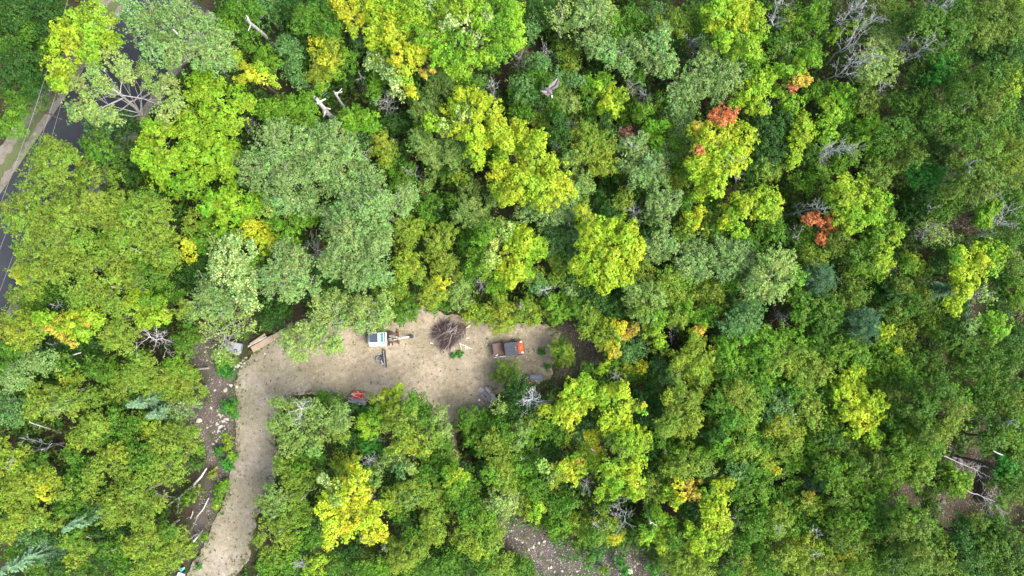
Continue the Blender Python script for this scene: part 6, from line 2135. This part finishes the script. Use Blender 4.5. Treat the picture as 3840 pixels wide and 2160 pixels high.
def stones():
    protos = [stone_mesh(i) for i in range(8)]
    greys = [stone_mesh(20 + i, .6) for i in range(4)]
    for m in protos: m.materials.append(STONE)
    for m in greys: m.materials.append(GREYSTONE)

    def put(px, py, r, lab, grp, pool=protos, sink=.15):
        o = link("stone", pool[int(RNG.integers(0, len(pool)))])
        p = at(px, py, 0); zz = 0.0 if in_poly([p[0]], [p[1]], DRIVE)[0] else float(ground_z(p[0], p[1]))
        o.location = (p[0], p[1], zz + r * .45 - r * sink); o.scale = (r, r * RNG.uniform(.75, 1.1), r * RNG.uniform(.8, 1.1)); o.rotation_euler = (0, 0, RNG.uniform(0, 6.28))
        tag(o, lab, "stone", grp)
        return o
    b = put(742, 1576, .42, "large cream boulder beside the thin greyish tree", "single boulders"); b.name = "boulder"; b["category"] = "boulder"
    for (x, y, r) in ((845, 1462, .2), (862, 1446, .15), (803, 1465, .12), (835, 1580, .18), (812, 1590, .14), (825, 1600, .2), (849, 1575, .15), (806, 1655, .12), (794, 1666, .13), (820, 1640, .1), (815, 1618, .12), (828, 1625, .12),
                      (840, 1610, .1), (850, 1632, .1), (865, 1447, .12), (887, 1450, .12), (836, 1540, .15), (842, 1546, .12), (818, 1556, .12), (790, 1530, .12), (856, 1558, .13), (862, 1566, .1)):
        put(x, y, r * 1.5, "pale stone on the stony strip beside the driveway", "stones on the strip beside the driveway")
    for _ in range(46):
        x, y = RNG.normal(832, 22), RNG.normal(1585, 38)
        if x > 872: continue
        put(x, y, RNG.uniform(.06, .15), "pale stone on the stony strip beside the driveway", "stones on the strip beside the driveway")
    for (x, y, r) in ((865, 1372, .28), (880, 1376, .22), (893, 1372, .25), (902, 1362, .22), (912, 1352, .24), (920, 1344, .22), (807, 1362, .2), (828, 1362, .22), (795, 1362, .18), (842, 1360, .2), (773, 1350, .12), (876, 1385, .15), (918, 1362, .16), (905, 1374, .13)):
        put(x, y, r, "pale rock in the row along the grey bin", "rocks along the grey bin")
    for (x, y, r) in ((1901, 1250, .11), (1925, 1267, .13), (1975, 1339, .12), (1982, 1350, .07), (1932, 1246, .08), (1936, 1245, .09), (1828, 1280, .07), (1995, 1318, .08), (1177, 1417, .12), (1704, 1422, .08), (994, 1326, .14), (1050, 1460, .08), (1035, 1462, .07), (927, 1529, .07),
                      (950, 1700, .07), (870, 1715, .08), (1500, 1350, .06), (1540, 1310, .06), (1590, 1400, .05), (1225, 1380, .05), (1800, 1400, .06), (2040, 1290, .07), (2050, 1330, .08), (2020, 1380, .06)):
        put(x, y, r, "small pale stone lying loose on the sandy yard", "loose stones on the yard")
    n = 0
    while n < 165:
        x, y = RNG.uniform(1900, 2520), RNG.uniform(1945, 2165)
        p = at(x, y, 0)
        if not in_poly([p[0]], [p[1]], STONY)[0]: continue
        n += 1
        put(x, y, RNG.choice([.06, .08, .1, .13, .17, .22], p=[.3, .27, .2, .12, .08, .03]), "white stone scattered over the stony patch", "stones on the stony patch")
    for (x, y, r, lab) in ((2362, 2146, .48, "largest white rock, at the bottom edge of the stony patch"), (2330, 2150, .3, "white rock touching the bottom edge beside the largest white rock"), (2310, 2075, .25, "white rock below the grey forked bare tree on the stony patch"),
                           (2306, 2100, .2, "white rock a step nearer the bottom edge than the one below the forked bare tree"), (2067, 2130, .22, "isolated white rock at the inner end of the stony patch"),
                           (2200, 2070, .2, "white rock in the middle of the weedy stony patch"), (2165, 2145, .16, "round white rock by the bottom edge midway along the stony patch")):
        put(x, y, r, lab, "big rocks on the stony patch")
    for (x, y, r) in ((3520, 1853, .28), (3540, 1880, .4), (3525, 1908, .34), (3537, 1922, .3), (3572, 1690, .45), (3600, 1660, .4), (3610, 1735, .5), (3680, 1760, .4), (3640, 1770, .4), (3590, 1720, .4)):
        put(x, y, r, "grey weathered rock of the ravine ledge", "rocks of the ravine", greys, .3)


def pebbles():
    """Fine gravel and bark crumbs, far too many to count."""
    bm_me = stone_mesh(77)
    v0 = np.array([[1, 0, 0], [-.5, .8, 0], [-.5, -.8, 0], [0, 0, .7]], float)
    f0 = np.array([[0, 1, 3], [1, 2, 3], [2, 0, 3]])
    bpy.data.meshes.remove(bm_me)
    for name, poly, n, z, smin, smax, cols, lab in (
            ("gravel", DRIVE, 5200, 0.0, .012, .04, ((.50, .46, .40), (.33, .29, .24), (.16, .12, .09)), "fine gravel crumbs over the sandy yard and driveway"),
            ("rubble", STRIP, 2600, None, .02, .07, ((.52, .48, .42), (.26, .21, .18), (.14, .10, .08)), "fine stone and bark rubble on the strip"),
            ("rubble", STONY, 5200, None, .02, .075, ((.45, .43, .39), (.22, .19, .17), (.10, .075, .06)), "fine white rubble on the stony patch"),
            ("litter", RAVINE, 3800, None, .03, .09, ((.16, .10, .06), (.24, .17, .10), (.09, .06, .045)), "brown leaf litter in the ravine"),
            ("litter", BARE_E, 1500, None, .03, .08, ((.18, .12, .08), (.24, .18, .12), (.09, .06, .045)), "brown leaf litter on the bare earth")):
        P = np.array(poly); pts = []
        x = RNG.uniform(P[:, 0].min(), P[:, 0].max(), n * 4); y = RNG.uniform(P[:, 1].min(), P[:, 1].max(), n * 4)
        k = in_poly(x, y, poly)
        x, y = x[k][:n], y[k][:n]; n = len(x)
        zz = np.zeros(n) if z is not None else ground_z(x, y)
        s = RNG.uniform(smin, smax, n) * RNG.uniform(.5, 1.2, n); a = RNG.uniform(0, 6.28, n)
        c, sn = np.cos(a), np.sin(a)
        v = v0[None] * s[:, None, None]
        vx = v[..., 0] * c[:, None] - v[..., 1] * sn[:, None] + x[:, None]
        vy = v[..., 0] * sn[:, None] + v[..., 1] * c[:, None] + y[:, None]
        V = np.stack([vx, vy, v[..., 2] + zz[:, None] - .003], -1).reshape(-1, 3)
        F = (f0[None] + (np.arange(n) * 4)[:, None, None]).reshape(-1, 3)
        C = np.array(cols)[RNG.integers(0, 3, n)] * RNG.uniform(.8, 1.2, (n, 1))
        tag(link(name, np_mesh(name, V, F, 3, colour=np.repeat(C, 3, 0)), CRUMB), lab, name, kind="stuff")


def twig_litter():
    for poly, n, mat, lab in ((STRIP, 260, TWIG_B, "grey twigs and bark strips littering the strip beside the driveway"), (STONY, 240, TWIG_B, "grey twigs littering the stony patch"),
                              (BARE_E, 90, TWIG_B, "twigs on the bare earth past the utility vehicle"), (RAVINE, 220, TWIG_B, "twigs littering the floor of the ravine")):
        P = np.array(poly); tb = Tubes(); k = 0
        while k < n:
            x, y = RNG.uniform(P[:, 0].min(), P[:, 0].max()), RNG.uniform(P[:, 1].min(), P[:, 1].max())
            if not in_poly([x], [y], poly)[0]: continue
            k += 1
            a, L = RNG.normal(.9, .7), RNG.uniform(.25, 1.3) * RNG.uniform(.5, 1)
            z = float(ground_z(x, y)) + .04; r = RNG.uniform(.008, .024)
            tb.add(curve_pts((x, y, z), (x + cos(a) * L, y + sin(a) * L, z + RNG.uniform(0, .12)), 4, .05, RNG), np.linspace(r, r * .4, 4), 3)
        tag(tb.build("twig_litter", mat, None), lab, "twig litter", kind="stuff")


def crumb_material():
    m, nt, b = new_mat("crumbs")
    a = nt.nodes.new("ShaderNodeAttribute"); a.attribute_name = "leaf_colour"
    nt.links.new(a.outputs["Color"], b.inputs["Base Color"]); b.inputs["Roughness"].default_value = .95
    return m


CRUMB = crumb_material()


def power_lines():
    for px, r, lab in (([(262, -30), (189, 200), (100, 465), (15, 716), (-40, 870)], .015, "thin power line, the outermost one over the gravel shoulder"),
                       ([(322, -20), (209, 345), (154, 512), (40, 800), (27, 869), (-30, 1010)], .013, "thin power line running between the two others along the road"),
                       ([(270, 240), (229, 383), (193, 502), (55, 915), (0, 1085), (-30, 1170)], .011, "thin power line hanging closest to the pavement")):
        a, b = at(*px[0], 9.0), at(*px[-1], 9.0)
        t = np.linspace(0, 1, 30)[:, None]
        p = a * (1 - t) + b * t
        p[:, 2] -= .5 * np.sin(t[:, 0] * pi)
        tb = Tubes(); tb.add(p, r, 5); o = tb.build("power_line", CABLE, None); tag(o, lab, "power line", "wires along the road")


def bird():
    z = 16.0
    c = at(2060, 333, z)
    root = empty("soaring_bird", c, radians(0)); tag(root, "large dark brown bird soaring above the trees with pale head", "bird")
    k = mpp(z)
    FEATHER = plain("grey_brown_feathers", (0.12, 0.10, 0.095), .8, .3, 6); PALEF = plain("pale_flight_feathers", (0.22, 0.195, 0.175), .8, .3, 8)
    HEAD = plain("cream_head_feathers", (0.62, 0.60, 0.45), .7, .1, 6); TAILF = plain("slate_tail_feathers", (0.10, 0.12, 0.15), .8, .2, 6)
    A = lambda x, y, dz=0.0: np.array([(x - 2060) * k, -(y - 333) * k, dz])
    # body: one skin along the spine from tail root to neck
    tb = Tubes(); sp = [A(2043, 330, .0), A(2049, 334, .02), A(2058, 339, .03), A(2065, 347, .02), A(2069, 356, .0)]
    tb.add(catmull([tuple(p) for p in sp], 4, False), np.interp(np.linspace(0, 1, 16), [0, .3, .6, .85, 1], [.06, .16, .19, .13, .07]), 10)
    tb.build("body", FEATHER, root)
    bm = bmesh.new(); h = A(2070, 361, .0)
    bmesh.ops.create_uvsphere(bm, u_segments=12, v_segments=8, radius=.085, matrix=Matrix.Translation(h) @ Matrix.Diagonal((.9, 1.3, .9, 1)))
    hd = bm_obj("head", bm, HEAD, root, True)
    bm = bmesh.new(); bm_cyl(bm, h + np.array([0, -.1, 0]), h + np.array([.01, -.19, -.02]), .035, .008, 8); bm_obj("beak", bm, HEAD, hd)

    def feathers(name, roots, tips, w, mat, parent, zs):
        bm = bmesh.new()
        for (r0, t0) in zip(roots, tips):
            r0, t0 = Vector(r0), Vector(t0); d = (t0 - r0); n = Vector((-d.y, d.x, 0)).normalized() * w
            mid = r0.lerp(t0, .7)
            q = [r0 - n * .7, mid - n, t0, mid + n, r0 + n * .7]
            up = [bm.verts.new(p + Vector((0, 0, .012))) for p in q]; dn = [bm.verts.new(p - Vector((0, 0, .006))) for p in q]
            bm.faces.new(up); bm.faces.new(dn[::-1])
            for i in range(5): bm.faces.new((up[i], dn[i], dn[(i + 1) % 5], up[(i + 1) % 5]))
        return bm_obj(name, bm, mat, parent)
    # right wing reaching up the picture, left wing reaching down
    for nm, lead, trail in (("wing", [(2064, 342), (2078, 338), (2092, 330), (2096, 318), (2098, 299)], [(2056, 330), (2060, 322), (2070, 316), (2077, 308), (2087, 298)]),
                            ("wing", [(2062, 350), (2057, 364), (2046, 361), (2036, 354), (2025, 346)], [(2052, 340), (2045, 343), (2042, 344), (2034, 343), (2024, 345)])):
        bm = bmesh.new()
        n = len(lead)
        zl = [.02, .12, .2, .26, .3]
        up = []
        for i in range(n):
            a, b = A(*lead[i], zl[i]), A(*trail[i], zl[i] - .03)
            b = a + (b - a) * .62
            up.append((bm.verts.new(a + [0, 0, .02]), bm.verts.new((a + b) / 2 + [0, 0, .045]), bm.verts.new(b + [0, 0, .015]), bm.verts.new((a + b) / 2 - [0, 0, .015])))
        for r0, r1 in zip(up[:-1], up[1:]):
            for i in range(4): bm.faces.new((r0[i], r0[(i + 1) % 4], r1[(i + 1) % 4], r1[i]))
        bm.faces.new(up[0]); bm.faces.new(up[-1][::-1])
        w = bm_obj(nm, bm, FEATHER, root, True)
        L = np.array([A(*p, q) for p, q in zip(lead, zl)]); T_ = np.array([A(*p, q - .03) for p, q in zip(trail, zl)])
        tt = np.linspace(0, 1, 16); idx = np.linspace(0, n - 1, n) / (n - 1)
        li = np.stack([np.interp(tt, idx, L[:, j]) for j in range(3)], 1); ti = np.stack([np.interp(tt, idx, T_[:, j]) for j in range(3)], 1)
        feathers("flight_feathers", li + (ti - li) * .4, ti + (ti - li) * .12, .045, PALEF, w, 0)["kind"] = "stuff"
    tl = [A(2034 + i * 1.6, 321 - i * 0.2 + abs(i - 2) * .7, .0) for i in range(5)]
    feathers("tail", [A(2046, 332, .0)] * 5, tl, .05, TAILF, root, 0)


excavator()
implement()
utility_vehicle()
brush_pile()
wheelbarrow()
lumber()
slabs()
cart()
grey_bin()
corner_things()
stones()
pebbles()
twig_litter()
power_lines()
bird()
